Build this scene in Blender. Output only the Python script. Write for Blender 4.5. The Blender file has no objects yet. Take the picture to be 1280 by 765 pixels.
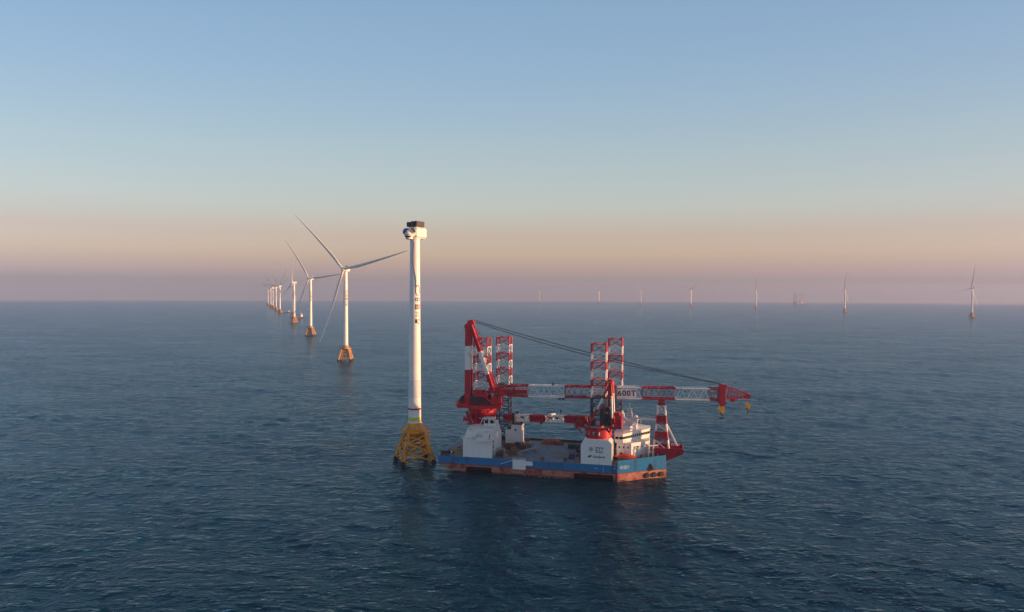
import bpy, bmesh, math, random
import numpy as np
from mathutils import Vector, Matrix
random.seed(7)
scene = bpy.context.scene
COL = scene.collection
R = math.radians

# ------------------------------------------------------------------ camera
CAM_H = 75.0
cam_data = bpy.data.cameras.new('camera')
cam_data.lens = 24.0; cam_data.sensor_width = 36.0
cam_data.clip_start = 1.0; cam_data.clip_end = 60000.0
cam = bpy.data.objects.new('camera', cam_data); COL.objects.link(cam)
cam.matrix_world = (Matrix.Translation((0, 0, CAM_H)) @ Matrix.Rotation(R(90 - 0.987), 4, 'X')
                    @ Matrix.Rotation(R(0.20), 4, 'Z'))
scene.camera = cam

# ------------------------------------------------------------------ sky, sun, exposure
SUN_AZ = -9.0          # degrees from +X: low sun to the right, a little behind the viewer
SUN_EL = 6.0
to_sun = Vector((math.cos(R(SUN_AZ)) * math.cos(R(SUN_EL)), math.sin(R(SUN_AZ)) * math.cos(R(SUN_EL)), math.sin(R(SUN_EL))))
world = bpy.data.worlds.new('World'); scene.world = world; world.use_nodes = True
wt = world.node_tree; wt.nodes.clear()
def wn(t): return wt.nodes.new(t)
sky = wn('ShaderNodeTexSky'); sky.sky_type = 'NISHITA'; sky.sun_disc = False
sky.sun_elevation = R(SUN_EL); sky.sun_rotation = R(90 - SUN_AZ)
sky.altitude = 0; sky.air_density = 1.0; sky.dust_density = 1.6; sky.ozone_density = 1.6
tc = wn('ShaderNodeTexCoord'); sx = wn('ShaderNodeSeparateXYZ')
wt.links.new(tc.outputs['Generated'], sx.inputs[0])
mr = wn('ShaderNodeMapRange'); mr.inputs['From Min'].default_value = -0.1; mr.inputs['From Max'].default_value = 0.6
wt.links.new(sx.outputs['Z'], mr.inputs['Value'])
tint = wn('ShaderNodeValToRGB'); tint.color_ramp.interpolation = 'LINEAR'
SKY_TINT = [(-0.1, (0.866, 1.189, 2.856)), (-0.0014, (0.866, 1.189, 2.856)), (0.0068, (0.913, 1.26, 2.983)), (0.0185, (0.899, 1.099, 2.53)), (0.0314, (1.033, 0.904, 1.837)), (0.0443, (1.069, 0.855, 1.313)), (0.0583, (1.155, 0.859, 1.065)), (0.085, (1.167, 0.825, 0.913)), (0.1254, (1.233, 0.992, 0.986)), (0.193, (1.271, 1.092, 1.04)), (0.2995, (1.23, 1.17, 1.206)), (0.3941, (1.231, 1.236, 1.281)), (0.6, (1.108, 1.112, 1.153))]
def set_ramp(ramp, stops):
    el = ramp.color_ramp.elements
    while len(el) > 1: el.remove(el[-1])
    for i, (z, c) in enumerate(stops):
        p = (z + 0.1) / 0.7
        e = el[0] if i == 0 else el.new(p)
        e.position = p; e.color = (*c, 1)
set_ramp(tint, SKY_TINT)
wt.links.new(mr.outputs[0], tint.inputs[0])
zc = wn('ShaderNodeMath'); zc.operation = 'MAXIMUM'; zc.inputs[1].default_value = 0.012   # below the horizon the sky goes on as the horizon's colour
cx = wn('ShaderNodeCombineXYZ')
wt.links.new(sx.outputs['Z'], zc.inputs[0]); 
xs = wn('ShaderNodeMath'); xs.operation = 'MULTIPLY'; xs.inputs[1].default_value = 0.5     # softens the difference between the sunward and the far side
nz = wn('ShaderNodeVectorMath'); nz.operation = 'NORMALIZE'
wt.links.new(sx.outputs['X'], xs.inputs[0]); wt.links.new(xs.outputs[0], cx.inputs[0]); wt.links.new(sx.outputs['Y'], cx.inputs[1])
wt.links.new(zc.outputs[0], cx.inputs[2]); wt.links.new(cx.outputs[0], nz.inputs[0]); wt.links.new(nz.outputs[0], sky.inputs['Vector'])
mul = wn('ShaderNodeMix'); mul.data_type = 'RGBA'; mul.blend_type = 'MULTIPLY'; mul.inputs['Factor'].default_value = 1
wt.links.new(sky.outputs[0], mul.inputs['A']); wt.links.new(tint.outputs[0], mul.inputs['B'])
bg = wn('ShaderNodeBackground'); bg.inputs['Strength'].default_value = 0.15
wo = wn('ShaderNodeOutputWorld')
wt.links.new(mul.outputs['Result'], bg.inputs['Color']); wt.links.new(bg.outputs[0], wo.inputs['Surface'])
sun_data = bpy.data.lights.new('sun', 'SUN'); sun_data.energy = 4.0; sun_data.angle = R(0.5)
sun_data.color = (1.0, 0.53, 0.25)
sun = bpy.data.objects.new('sun', sun_data); COL.objects.link(sun)
sun.rotation_euler = to_sun.to_track_quat('Z', 'Y').to_euler()
vs = scene.view_settings
vs.view_transform = 'Standard'; vs.look = 'None'; vs.exposure = 1.0; vs.gamma = 1.0; vs.use_curve_mapping = False

# ------------------------------------------------------------------ materials
def mat(name, rgb, rough=0.5, var=0.12, dirt=None, dirt_amt=0.0, dirt_scale=0.25, streak=1.0, metallic=0.0, spec=0.5, noise_scale=1.2):
    m = bpy.data.materials.new(name); m.use_nodes = True
    t = m.node_tree; b = t.nodes['Principled BSDF']; L = t.links
    b.inputs['Roughness'].default_value = rough; b.inputs['Metallic'].default_value = metallic
    b.inputs['Specular IOR Level'].default_value = spec
    c = t.nodes.new('ShaderNodeTexCoord')
    n = t.nodes.new('ShaderNodeTexNoise'); n.inputs['Scale'].default_value = noise_scale; n.inputs['Detail'].default_value = 5
    L.new(c.outputs['Object'], n.inputs['Vector'])
    r = t.nodes.new('ShaderNodeValToRGB')
    r.color_ramp.elements[0].position = 0.3; r.color_ramp.elements[1].position = 0.7
    r.color_ramp.elements[0].color = (*[v * (1 - var) for v in rgb], 1)
    r.color_ramp.elements[1].color = (*[min(1, v * (1 + var)) for v in rgb], 1)
    L.new(n.outputs['Fac'], r.inputs[0]); out = r.outputs[0]
    if dirt:
        mp = t.nodes.new('ShaderNodeMapping'); mp.inputs['Scale'].default_value = (1, 1, streak)
        L.new(c.outputs['Object'], mp.inputs[0])
        n2 = t.nodes.new('ShaderNodeTexNoise'); n2.inputs['Scale'].default_value = dirt_scale; n2.inputs['Detail'].default_value = 7
        n2.inputs['Roughness'].default_value = 0.65
        L.new(mp.outputs[0], n2.inputs['Vector'])
        r2 = t.nodes.new('ShaderNodeValToRGB')
        r2.color_ramp.elements[0].position = 0.62 - 0.3 * dirt_amt; r2.color_ramp.elements[1].position = 0.72 - 0.2 * dirt_amt
        r2.color_ramp.elements[0].color = (0, 0, 0, 1); r2.color_ramp.elements[1].color = (0.9, 0.9, 0.9, 1)
        L.new(n2.outputs['Fac'], r2.inputs[0])
        x = t.nodes.new('ShaderNodeMix'); x.data_type = 'RGBA'
        x.inputs['B'].default_value = (*dirt, 1)
        L.new(r2.outputs[0], x.inputs['Factor']); L.new(out, x.inputs['A']); out = x.outputs['Result']
    L.new(out, b.inputs['Base Color'])
    return m

RUST = (0.16, 0.055, 0.025)
M = dict(
    white=mat('white_paint', (0.72, 0.71, 0.69), 0.45, 0.06, RUST, 0.05, 0.35, 0.25),
    tower_white=mat('tower_white_paint', (0.76, 0.75, 0.72), 0.4, 0.04, (0.45, 0.40, 0.34), 0.12, 0.2, 0.12, noise_scale=0.3),
    red=mat("red_paint", (0.44, 0.010, 0.024), 0.42, 0.18, (0.14, 0.02, 0.02), 0.25, 0.5, 0.5),
    blue=mat('blue_hull_paint', (0.004, 0.16, 0.35), 0.4, 0.15, (0.02, 0.07, 0.15), 0.3, 0.25, 0.35),
    boot=mat('red_hull_paint', (0.40, 0.17, 0.12), 0.65, 0.2, (0.20, 0.018, 0.026), 0.55, 0.3, 0.8),
    boot_line=mat('dark_red_hull_line', (0.22, 0.02, 0.03), 0.6, 0.2),
    recess=mat('dark_paint_and_recess_shade', (0.035, 0.016, 0.018), 0.8, 0.3),  # dark antifouling paint, with the shade of the recesses put into the colour
    wet=mat('wet_waterline_growth', (0.09, 0.03, 0.028), 0.35, 0.4, (0.30, 0.15, 0.12), 0.5, 0.6),
    dark=mat('dark_machinery_paint', (0.025, 0.026, 0.03), 0.6, 0.3),
    navy=mat('dark_navy_leg_steel', (0.020, 0.028, 0.055), 0.6, 0.3),
    black=mat('black_paint', (0.012, 0.012, 0.014), 0.55, 0.2),
    rope=mat('steel_wire_rope', (0.018, 0.018, 0.02), 0.6, 0.2),
    yellow=mat('yellow_marine_paint', (0.76, 0.29, 0.016), 0.5, 0.15, (0.25, 0.10, 0.02), 0.3, 0.35, 0.4),
    hook=mat('yellow_hook_paint', (0.72, 0.36, 0.03), 0.45, 0.1),
    splash=mat('marine_growth', (0.03, 0.016, 0.012), 0.85, 0.4),
    deck=mat('weathered_deck_plating', (0.13, 0.165, 0.20), 0.75, 0.2, (0.13, 0.08, 0.05), 0.4, 0.12, 1.0, noise_scale=0.5),
    foredeck=mat('green_foredeck_paint', (0.10, 0.13, 0.12), 0.7, 0.2, RUST, 0.3, 0.3),
    glass=mat('dark_window_glass', (0.012, 0.014, 0.018), 0.12, 0.1),
    lifeboat=mat('orange_lifeboat_paint', (0.60, 0.065, 0.025), 0.35, 0.08),
    tarp=mat('tan_tarpaulin', (0.24, 0.165, 0.075), 0.8, 0.25, noise_scale=0.9),
    cargo=mat('orange_brown_tarpaulin', (0.34, 0.11, 0.045), 0.75, 0.3, (0.13, 0.05, 0.03), 0.6, 0.5),
    brown=mat('rusty_brown_steel', (0.17, 0.065, 0.04), 0.8, 0.35),
    violet=mat('dark_blue_machine_paint', (0.025, 0.03, 0.12), 0.5, 0.2),
    green=mat('dark_green_container_paint', (0.02, 0.06, 0.06), 0.6, 0.2),
    grey=mat('grey_steel_paint', (0.30, 0.30, 0.31), 0.55, 0.2, RUST, 0.25, 0.5),
    blade=mat('blade_gelcoat', (0.70, 0.67, 0.63), 0.4, 0.05, noise_scale=0.15),
    cover=mat('blue_blade_hole_cover', (0.02, 0.10, 0.33), 0.5, 0.1),
    cooler=mat('black_cooler_fins', (0.02, 0.024, 0.028), 0.5, 0.3),
    cooler_green=mat('dark_green_cooler_fins', (0.04, 0.055, 0.02), 0.5, 0.3),
    band=mat('yellow_green_band', (0.55, 0.60, 0.08), 0.5, 0.1),
    cool_grey=mat('cool_grey_band', (0.60, 0.62, 0.66), 0.5, 0.08),
    ink=mat('black_lettering', (0.02, 0.02, 0.025), 0.5, 0.05),
    tower_ink=mat('brown_black_lettering', (0.05, 0.035, 0.03), 0.5, 0.05),
    faded=mat('faded_white_lettering', (0.35, 0.45, 0.6), 0.5, 0.05),
    hose=mat('pale_hose_rubber', (0.35, 0.36, 0.33), 0.7, 0.1),
    ship_hull=mat('dark_ship_hull_paint', (0.05, 0.06, 0.09), 0.5, 0.2),
    jacket_red=mat('orange_yellow_jacket_paint', (0.46, 0.26, 0.11), 0.5, 0.2),
)

# ------------------------------------------------------------------ mesh builder
class MB:
    def __init__(s): s.v = []; s.f = []; s.mi = []; s.sm = []
    def add(s, vs, fs, mi=0, smooth=False):
        o = len(s.v); s.v += [tuple(p) for p in vs]
        for f in fs: s.f.append([o + i for i in f]); s.mi.append(mi); s.sm.append(smooth)
        return s
    def hexa(s, p, mi=0):          # p: 4 bottom (ccw from above) + 4 top
        return s.add(p, [(3, 2, 1, 0), (4, 5, 6, 7), (0, 1, 5, 4), (1, 2, 6, 5), (2, 3, 7, 6), (3, 0, 4, 7)], mi)
    def box(s, x0, x1, y0, y1, z0, z1, mi=0):
        return s.hexa([(x0, y0, z0), (x1, y0, z0), (x1, y1, z0), (x0, y1, z0), (x0, y0, z1), (x1, y0, z1), (x1, y1, z1), (x0, y1, z1)], mi)
    def frustum(s, a, b, z0, z1, mi=0):   # a, b = (x0,x1,y0,y1)
        return s.hexa([(a[0], a[2], z0), (a[1], a[2], z0), (a[1], a[3], z0), (a[0], a[3], z0),
                       (b[0], b[2], z1), (b[1], b[2], z1), (b[1], b[3], z1), (b[0], b[3], z1)], mi)
    def prism(s, poly, z0, z1, mi=0, poly_top=None):
        n = len(poly); q = poly_top or poly
        vs = [(x, y, z0) for x, y in poly] + [(x, y, z1) for x, y in q]
        fs = [tuple(range(n - 1, -1, -1)), tuple(range(n, 2 * n))] + [(i, (i + 1) % n, n + (i + 1) % n, n + i) for i in range(n)]
        return s.add(vs, fs, mi)
    def profile(s, pts, y0, y1, mi=0):    # polygon in x,z extruded along y
        n = len(pts)
        vs = [(x, y0, z) for x, z in pts] + [(x, y1, z) for x, z in pts]
        fs = [tuple(range(n)), tuple(range(2 * n - 1, n - 1, -1))] + [((i + 1) % n, i, n + i, n + (i + 1) % n) for i in range(n)]
        return s.add(vs, fs, mi)
    def frame(s, p, q, up=(0, 0, 1)):
        p, q = Vector(p), Vector(q); d = (q - p).normalized(); u = Vector(up)
        if abs(d.dot(u)) > 0.98: u = Vector((0, 1, 0)) if abs(d.y) < 0.9 else Vector((1, 0, 0))
        a = d.cross(u).normalized(); b = a.cross(d).normalized()
        return p, q, d, a, b
    def bar(s, p, q, w, h=None, mi=0):
        h = h or w; p, q, d, a, b = s.frame(p, q)
        c = [a * sx * w / 2 + b * sy * h / 2 for sx, sy in ((-1, -1), (1, -1), (1, 1), (-1, 1))]
        return s.add([p + k for k in c] + [q + k for k in c], [(0, 1, 2, 3), (7, 6, 5, 4), (1, 0, 4, 5), (2, 1, 5, 6), (3, 2, 6, 7), (0, 3, 7, 4)], mi)
    def tube(s, p, q, r0, r1=None, n=10, mi=0, caps=True):
        r1 = r0 if r1 is None else r1; p, q, d, a, b = s.frame(p, q)
        vs = []
        for c, r in ((p, r0), (q, r1)):
            for i in range(n):
                t = 2 * math.pi * i / n; vs.append(c + a * math.cos(t) * r + b * math.sin(t) * r)
        s.add(vs, [(i, (i + 1) % n, n + (i + 1) % n, n + i) for i in range(n)], mi, True)
        if caps: s.add(vs, [tuple(range(n - 1, -1, -1)), tuple(range(n, 2 * n))], mi)
        return s
    def polyline(s, pts, r, n=6, mi=0):
        for a, b in zip(pts, pts[1:]): s.tube(a, b, r, r, n, mi, False)
        return s
    def lathe(s, prof, n=24, c=(0, 0, 0), mi=0, mis=None):     # prof: (r, z)
        vs = []
        for r, z in prof:
            for i in range(n):
                t = 2 * math.pi * i / n; vs.append((c[0] + r * math.cos(t), c[1] + r * math.sin(t), c[2] + z))
        for k in range(len(prof) - 1):
            o = k * n
            s.add([vs[o + i] for i in range(2 * n)], [(i, (i + 1) % n, n + (i + 1) % n, n + i) for i in range(n)], mis[k] if mis else mi, True)
        if prof[0][0] > 0.01: s.add(vs[:n], [tuple(range(n - 1, -1, -1))], mis[0] if mis else mi)
        if prof[-1][0] > 0.01: s.add(vs[-n:], [tuple(range(n))], mis[-1] if mis else mi)
        return s
    def ball(s, c, r, n=16, m=10, mi=0, sc=(1, 1, 1)):
        vs = [Vector((c[0], c[1], c[2] - r * sc[2]))]
        for j in range(1, m):
            ph = math.pi * j / m
            for i in range(n):
                t = 2 * math.pi * i / n
                vs.append((c[0] + r * sc[0] * math.sin(ph) * math.cos(t), c[1] + r * sc[1] * math.sin(ph) * math.sin(t), c[2] - r * sc[2] * math.cos(ph)))
        vs.append((c[0], c[1], c[2] + r * sc[2])); last = len(vs) - 1
        fs = [(0, 1 + (i + 1) % n, 1 + i) for i in range(n)]
        for j in range(m - 2):
            o = 1 + j * n; fs += [(o + i, o + (i + 1) % n, o + n + (i + 1) % n, o + n + i) for i in range(n)]
        o = 1 + (m - 2) * n; fs += [(o + i, o + (i + 1) % n, last) for i in range(n)]
        return s.add(vs, fs, mi, True)
    def loft(s, rings, mi=0, smooth=True, close=True):
        n = len(rings[0]); vs = [p for r in rings for p in r]; fs = []
        for k in range(len(rings) - 1):
            o = k * n; fs += [(o + i, o + (i + 1) % n, o + n + (i + 1) % n, o + n + i) for i in range(n)]
        s.add(vs, fs, mi, smooth)
        if close: s.add(rings[0], [tuple(range(n - 1, -1, -1))], mi); s.add(rings[-1], [tuple(range(n))], mi)
        return s
    def rail(s, pts, h=1.1, step=2.0, r=0.05, mi=0, rows=2):
        for a, b in zip(pts, pts[1:]):
            a, b = Vector(a), Vector(b); L = (b - a).length; k = max(1, round(L / step))
            for i in range(k + 1):
                p = a.lerp(b, i / k); s.bar(p, p + Vector((0, 0, h)), r * 1.6, r * 1.6, mi)
            for j in range(rows):
                z = Vector((0, 0, h * (j + 1) / rows)); s.bar(a + z, b + z, r * 1.4, r * 1.4, mi)
        return s
    def build(s, name, mats, parent=None, loc=(0, 0, 0)):
        me = bpy.data.meshes.new(name); me.from_pydata([tuple(v) for v in s.v], [], s.f)
        for m in (mats if isinstance(mats, (list, tuple)) else [mats]): me.materials.append(M[m] if isinstance(m, str) else m)
        me.polygons.foreach_set('material_index', s.mi); me.polygons.foreach_set('use_smooth', s.sm); me.update()
        o = bpy.data.objects.new(name, me); COL.objects.link(o); o.location = loc
        if parent: o.parent = parent
        return o

def tag(o, label=None, cat=None, group=None, kind=None):
    if label: o['label'] = label
    if cat: o['category'] = cat
    if group: o['group'] = group
    if kind: o['kind'] = kind
    return o
def thing(name, label, cat, loc=(0, 0, 0), rz=0.0, group=None):
    o = bpy.data.objects.new(name, None); COL.objects.link(o); o.location = loc; o.rotation_euler = (0, 0, rz); o.empty_display_size = 2
    return tag(o, label, cat, group)
def copy_tree(o, parent=None):
    c = o.copy(); COL.objects.link(c)
    if parent: c.parent = parent
    for ch in list(o.children): copy_tree(ch, c)
    return c
def letters(body, size, spacing=1.0, vertical=False):
    """flat lettering as (verts, faces), centred, in local x,y"""
    vs, fs = [], []
    rows = list(body) if vertical else [body]
    for k, ch in enumerate(rows):
        cu = bpy.data.curves.new('lettering', 'FONT'); cu.body = ch; cu.size = size; cu.align_x = 'CENTER'; cu.align_y = 'CENTER'
        cu.space_character = spacing; cu.resolution_u = 3; cu.offset = 0.026 * size
        ob = bpy.data.objects.new('lettering', cu); COL.objects.link(ob)
        bpy.context.view_layer.update()
        ev = ob.evaluated_get(bpy.context.evaluated_depsgraph_get()); me = ev.to_mesh()
        o = len(vs); dy = ((len(rows) - 1) / 2 - k) * size * 1.25 if vertical else 0
        vs += [(v.co.x, v.co.y + dy) for v in me.vertices]; fs += [[o + i for i in p.vertices] for p in me.polygons]
        ev.to_mesh_clear(); bpy.data.objects.remove(ob); bpy.data.curves.remove(cu)
    return vs, fs
def add_letters(mb, body, size, origin, ax, ay, off=0.03, mi=0, **kw):
    vs, fs = letters(body, size, **kw); o = Vector(origin); ax, ay = Vector(ax), Vector(ay); n = ax.cross(ay).normalized()
    mb.add([o + ax * x + ay * y + n * off for x, y in vs], fs, mi)
def truss(mb, p, q, w0, h0, w1, h1, bays, rc, rb, col, up=(0, 0, 1), cross=False, n=6, post=None):
    """four-chord lattice from p to q; col(bay) gives the material slot"""
    P, Q, d, a, b = mb.frame(p, q, up)
    def ring(t):
        c = P.lerp(Q, t); w = w0 + (w1 - w0) * t; h = h0 + (h1 - h0) * t
        return [c + a * sx * w / 2 + b * sy * h / 2 for sx, sy in ((-1, -1), (1, -1), (1, 1), (-1, 1))]
    for i in range(bays):
        A, B = ring(i / bays), ring((i + 1) / bays); mi = col(i)
        for k in range(4):
            mb.tube(A[k], B[k], rc, rc, n, mi, False)
            if i == 0 or (cross if post is None else post): mb.bar(A[k], A[(k + 1) % 4], rb * 1.7, rb * 1.7, mi)
            k2 = (k + 1) % 4
            if cross:
                mb.bar(A[k], B[k2], rb * 1.6, rb * 1.6, mi); mb.bar(A[k2], B[k], rb * 1.6, rb * 1.6, mi)
            else:
                if i % 2 == 0: mb.bar(A[k], B[k2], rb * 1.6, rb * 1.6, mi)
                else: mb.bar(A[k2], B[k], rb * 1.6, rb * 1.6, mi)
    E = ring(1.0)
    for k in range(4): mb.bar(E[k], E[(k + 1) % 4], rb * 1.7, rb * 1.7, col(bays - 1))

# ------------------------------------------------------------------ sea and haze
SEA_R = 7000.0
def sea_mesh():
    rng = np.random.default_rng(11)
    rad = [0.0, 30.0]; r = 60.0
    while r < SEA_R: rad.append(r); r += max(0.7, r * 0.0042)
    rad.append(SEA_R); rad = np.array(rad)
    dr = np.gradient(rad)
    a = np.concatenate([np.arange(40, 140, 0.24), np.arange(140, 400, 2.0)]); a = np.radians(a)
    da = np.where((np.degrees(a) >= 40) & (np.degrees(a) < 140), R(0.24), R(2.0))
    rr, aa = np.meshgrid(rad, a, indexing='ij')
    X, Y = rr * np.cos(aa), rr * np.sin(aa)
    sp = np.maximum(np.maximum(dr, 0.7)[:, None], rr * da[None, :] * 0.5)     # local grid spacing
    Z = np.zeros_like(X)
    main = R(250)
    for i in range(70):
        lam = 1.9 * (24 / 1.9) ** (rng.random() ** 1.15)
        th = main + (rng.normal(0, 0.4) if i % 5 < 3 else (R(52) if i % 2 else R(-58)) + rng.normal(0, 0.25))
        k = 2 * math.pi / lam
        amp = 0.0135 * lam ** 0.88 * (0.6 + 0.8 * rng.random()) * 0.31
        ph = rng.random() * 6.283
        fade = np.clip((lam / sp - 2.2) / 2.0, 0, 1)
        arg = k * (X * math.cos(th) + Y * math.sin(th)) + ph
        Z += amp * fade * (np.sin(arg) + 0.18 * np.cos(2 * arg))
    g = np.zeros_like(X)
    for i in range(9):                                   # rougher and calmer patches
        lam = 60 * 6 ** rng.random(); th = main + rng.normal(0, 0.9); k = 2 * math.pi / lam
        g += np.sin(k * (X * math.cos(th) + Y * math.sin(th)) + rng.random() * 6.283)
    Z *= np.clip(1.0 + 0.1 * g, 0.6, 1.45)
    for lam, am in ((46, .16), (63, .2), (82, .2)):      # low swell
        th = main + rng.normal(0, 0.25); k = 2 * math.pi / lam
        Z += am * np.clip((lam / sp - 2.2) / 2.0, 0, 1) * np.sin(k * (X * math.cos(th) + Y * math.sin(th)) + rng.random() * 6)
    nr, na = X.shape
    v = np.stack([X, Y, Z], -1).reshape(-1, 3)
    i, j = np.meshgrid(np.arange(nr - 1), np.arange(na), indexing='ij')
    j2 = (j + 1) % na
    f = np.stack([i * na + j, (i + 1) * na + j, (i + 1) * na + j2, i * na + j2], -1).reshape(-1, 4)
    me = bpy.data.meshes.new('sea')
    me.vertices.add(len(v)); me.vertices.foreach_set('co', v.astype(np.float32).ravel())
    me.loops.add(f.size); me.loops.foreach_set('vertex_index', f.astype(np.int32).ravel())
    me.polygons.add(len(f)); me.polygons.foreach_set('loop_start', np.arange(0, f.size, 4, dtype=np.int32))
    me.polygons.foreach_set('use_smooth', np.ones(len(f), dtype=bool))
    me.update(calc_edges=True); me.validate()
    return me
def sea_material():
    m = bpy.data.materials.new('sea_water'); m.use_nodes = True
    t = m.node_tree; L = t.links; t.nodes.clear()
    df = t.nodes.new('ShaderNodeBsdfDiffuse'); df.inputs['Color'].default_value = (*SEA_COL, 1)          # light scattered back out of the water
    gl = t.nodes.new('ShaderNodeBsdfGlossy'); gl.inputs['Color'].default_value = (*SEA_GLOSS, 1); gl.inputs['Roughness'].default_value = SEA_ROUGH
    fr = t.nodes.new('ShaderNodeFresnel'); fr.inputs['IOR'].default_value = SEA_IOR
    mx = t.nodes.new('ShaderNodeMixShader'); ou = t.nodes.new('ShaderNodeOutputMaterial')
    L.new(fr.outputs[0], mx.inputs[0]); L.new(df.outputs[0], mx.inputs[1]); L.new(gl.outputs[0], mx.inputs[2]); L.new(mx.outputs[0], ou.inputs['Surface'])
    c = t.nodes.new('ShaderNodeTexCoord')
    def noise(sx, sy, rot, detail, rough=0.55):
        mp = t.nodes.new('ShaderNodeMapping'); mp.inputs['Scale'].default_value = (sx, sy, 1); mp.inputs['Rotation'].default_value = (0, 0, R(rot))
        n = t.nodes.new('ShaderNodeTexNoise'); n.inputs['Scale'].default_value = 1; n.inputs['Detail'].default_value = detail; n.inputs['Roughness'].default_value = rough
        L.new(c.outputs['Object'], mp.inputs[0]); L.new(mp.outputs[0], n.inputs['Vector']); return n.outputs['Fac']
    gust = noise(1 / 160, 1 / 60, -14, 4, 0.6)
    gr = t.nodes.new('ShaderNodeMapRange'); gr.inputs['From Min'].default_value = 0.35; gr.inputs['From Max'].default_value = 0.65
    gr.inputs['To Min'].default_value = 0.7; gr.inputs['To Max'].default_value = 1.2
    L.new(gust, gr.inputs['Value'])
    prev = None
    for sx, sy, rot, det, dist in ((1 / 26, 1 / 9, -16, 3, 1.3), (1 / 6.5, 1 / 2.6, -24, 4, 0.85), (1 / 1.8, 1 / 0.9, 12, 3, 0.30), (1 / 2.8, 1 / 6.5, 28, 3, 0.36), (1 / 2.5, 1 / 5.5, -34, 3, 0.32)):
        bp = t.nodes.new('ShaderNodeBump'); bp.inputs['Distance'].default_value = dist * BUMP_K
        L.new(gr.outputs[0], bp.inputs['Strength'])
        L.new(noise(sx, sy, rot, det), bp.inputs['Height'])
        if prev: L.new(prev, bp.inputs['Normal'])
        prev = bp.outputs['Normal']
    for nd in (df, gl, fr): L.new(prev, nd.inputs['Normal'])
    return m
SEA_COL = (0.001, 0.031, 0.046); SEA_GLOSS = (0.53, 0.81, 1.0); SEA_IOR = 1.21; SEA_ROUGH = 0.10; BUMP_K = 1.0
me = sea_mesh(); me.materials.append(sea_material())
sea = bpy.data.objects.new('sea', me); COL.objects.link(sea); tag(sea, kind='structure')

HAZE_DENSITY = 0.82e-4; HAZE_COL = (0.5, 0.5, 0.72); HAZE_ANISO = 0.1
hb = MB(); hb.box(-9000, 9000, -9000, 9000, -4, 215)
hm = bpy.data.materials.new('haze_air'); hm.use_nodes = True; ht = hm.node_tree; ht.nodes.clear()
hv = ht.nodes.new('ShaderNodeVolumePrincipled'); ho = ht.nodes.new('ShaderNodeOutputMaterial')
hv.inputs['Density'].default_value = HAZE_DENSITY; hv.inputs['Color'].default_value = (*HAZE_COL, 1); hv.inputs['Anisotropy'].default_value = HAZE_ANISO
ht.links.new(hv.outputs[0], ho.inputs['Volume'])
hz = hb.build('haze', hm); tag(hz, kind='stuff')
scene.cycles.volume_bounces = 1

# ------------------------------------------------------------------ wind turbines
def jacket_parts(root, yaw, leg_slots=('yellow', 'splash')):
    """four-legged lattice foundation with its platform, waterline at z = 0"""
    f = MB(); T = lambda x, y, z: tuple(Matrix.Rotation(yaw, 3, 'Z') @ Vector((x, y, z)))
    f.lathe([(2.2, 10.2), (4.6, 12.4), (5.7, 12.9), (5.7, 14.0), (4.4, 14.3), (3.6, 15.4), (3.3, 17.0), (2.9, 17.0)], 28)
    tp = f.build('transition_piece', leg_slots[0], root)
    r = MB(); pts = [(5.5 * math.cos(a * math.pi / 8), 5.5 * math.sin(a * math.pi / 8), 14.2) for a in range(17)]
    r.rail(pts, 1.2, 3, 0.06); r.build('railing', leg_slots[0], tp)
    def corner(k, z):
        s = 7.3 - (z + 1) * (7.3 - 3.6) / 13.5; sx, sy = ((-1, -1), (1, -1), (1, 1), (-1, 1))[k % 4]
        return T(sx * s, sy * s, z)
    for k in range(4):
        m = MB(); m.tube(corner(k, -6), corner(k, 1.2), 1.05, 1.05, 12, 1); m.tube(corner(k, 1.2), corner(k, 12.9), 0.95, 0.9, 12, 0)
        m.tube(corner(k, 11.0), T(*(Matrix.Rotation(-yaw, 3, 'Z') @ Vector((0, 0, 12.6)))), 0.6, 0.6, 8, 0)
        m.build('leg', leg_slots, root)
    b = MB()
    for k in range(4):
        for z0, z1 in ((0.4, 4.6), (4.6, 8.4), (8.4, 11.8)):
            for s, e in ((k, k + 1), (k + 1, k)):
                b.tube(corner(s, z0), corner(e, z1), 0.42, 0.42, 8, 0)
        b.tube(corner(k, 4.6), corner(k + 1, 4.6), 0.34, 0.34, 8, 0); b.tube(corner(k, 8.4), corner(k + 1, 8.4), 0.34, 0.34, 8, 0)
    c0, c1 = Vector(corner(1, 0)), Vector(corner(2, 0)); c = c0.lerp(c1, 0.5)
    b.build('brace', leg_slots, root)
    l = MB(); o = Vector(T(6.6, -1.2, 0)); l.bar(o + Vector((0, 0, -1)), o + Vector((0, 0, 14)), 0.18); o2 = Vector(T(6.6, 0.2, 0))
    l.bar(o2 + Vector((0, 0, -1)), o2 + Vector((0, 0, 14)), 0.18)
    for z in range(14): l.bar(o + Vector((0, 0, z + .3)), o2 + Vector((0, 0, z + .3)), 0.1)
    l.build('boat_landing', leg_slots[0], root)

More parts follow.
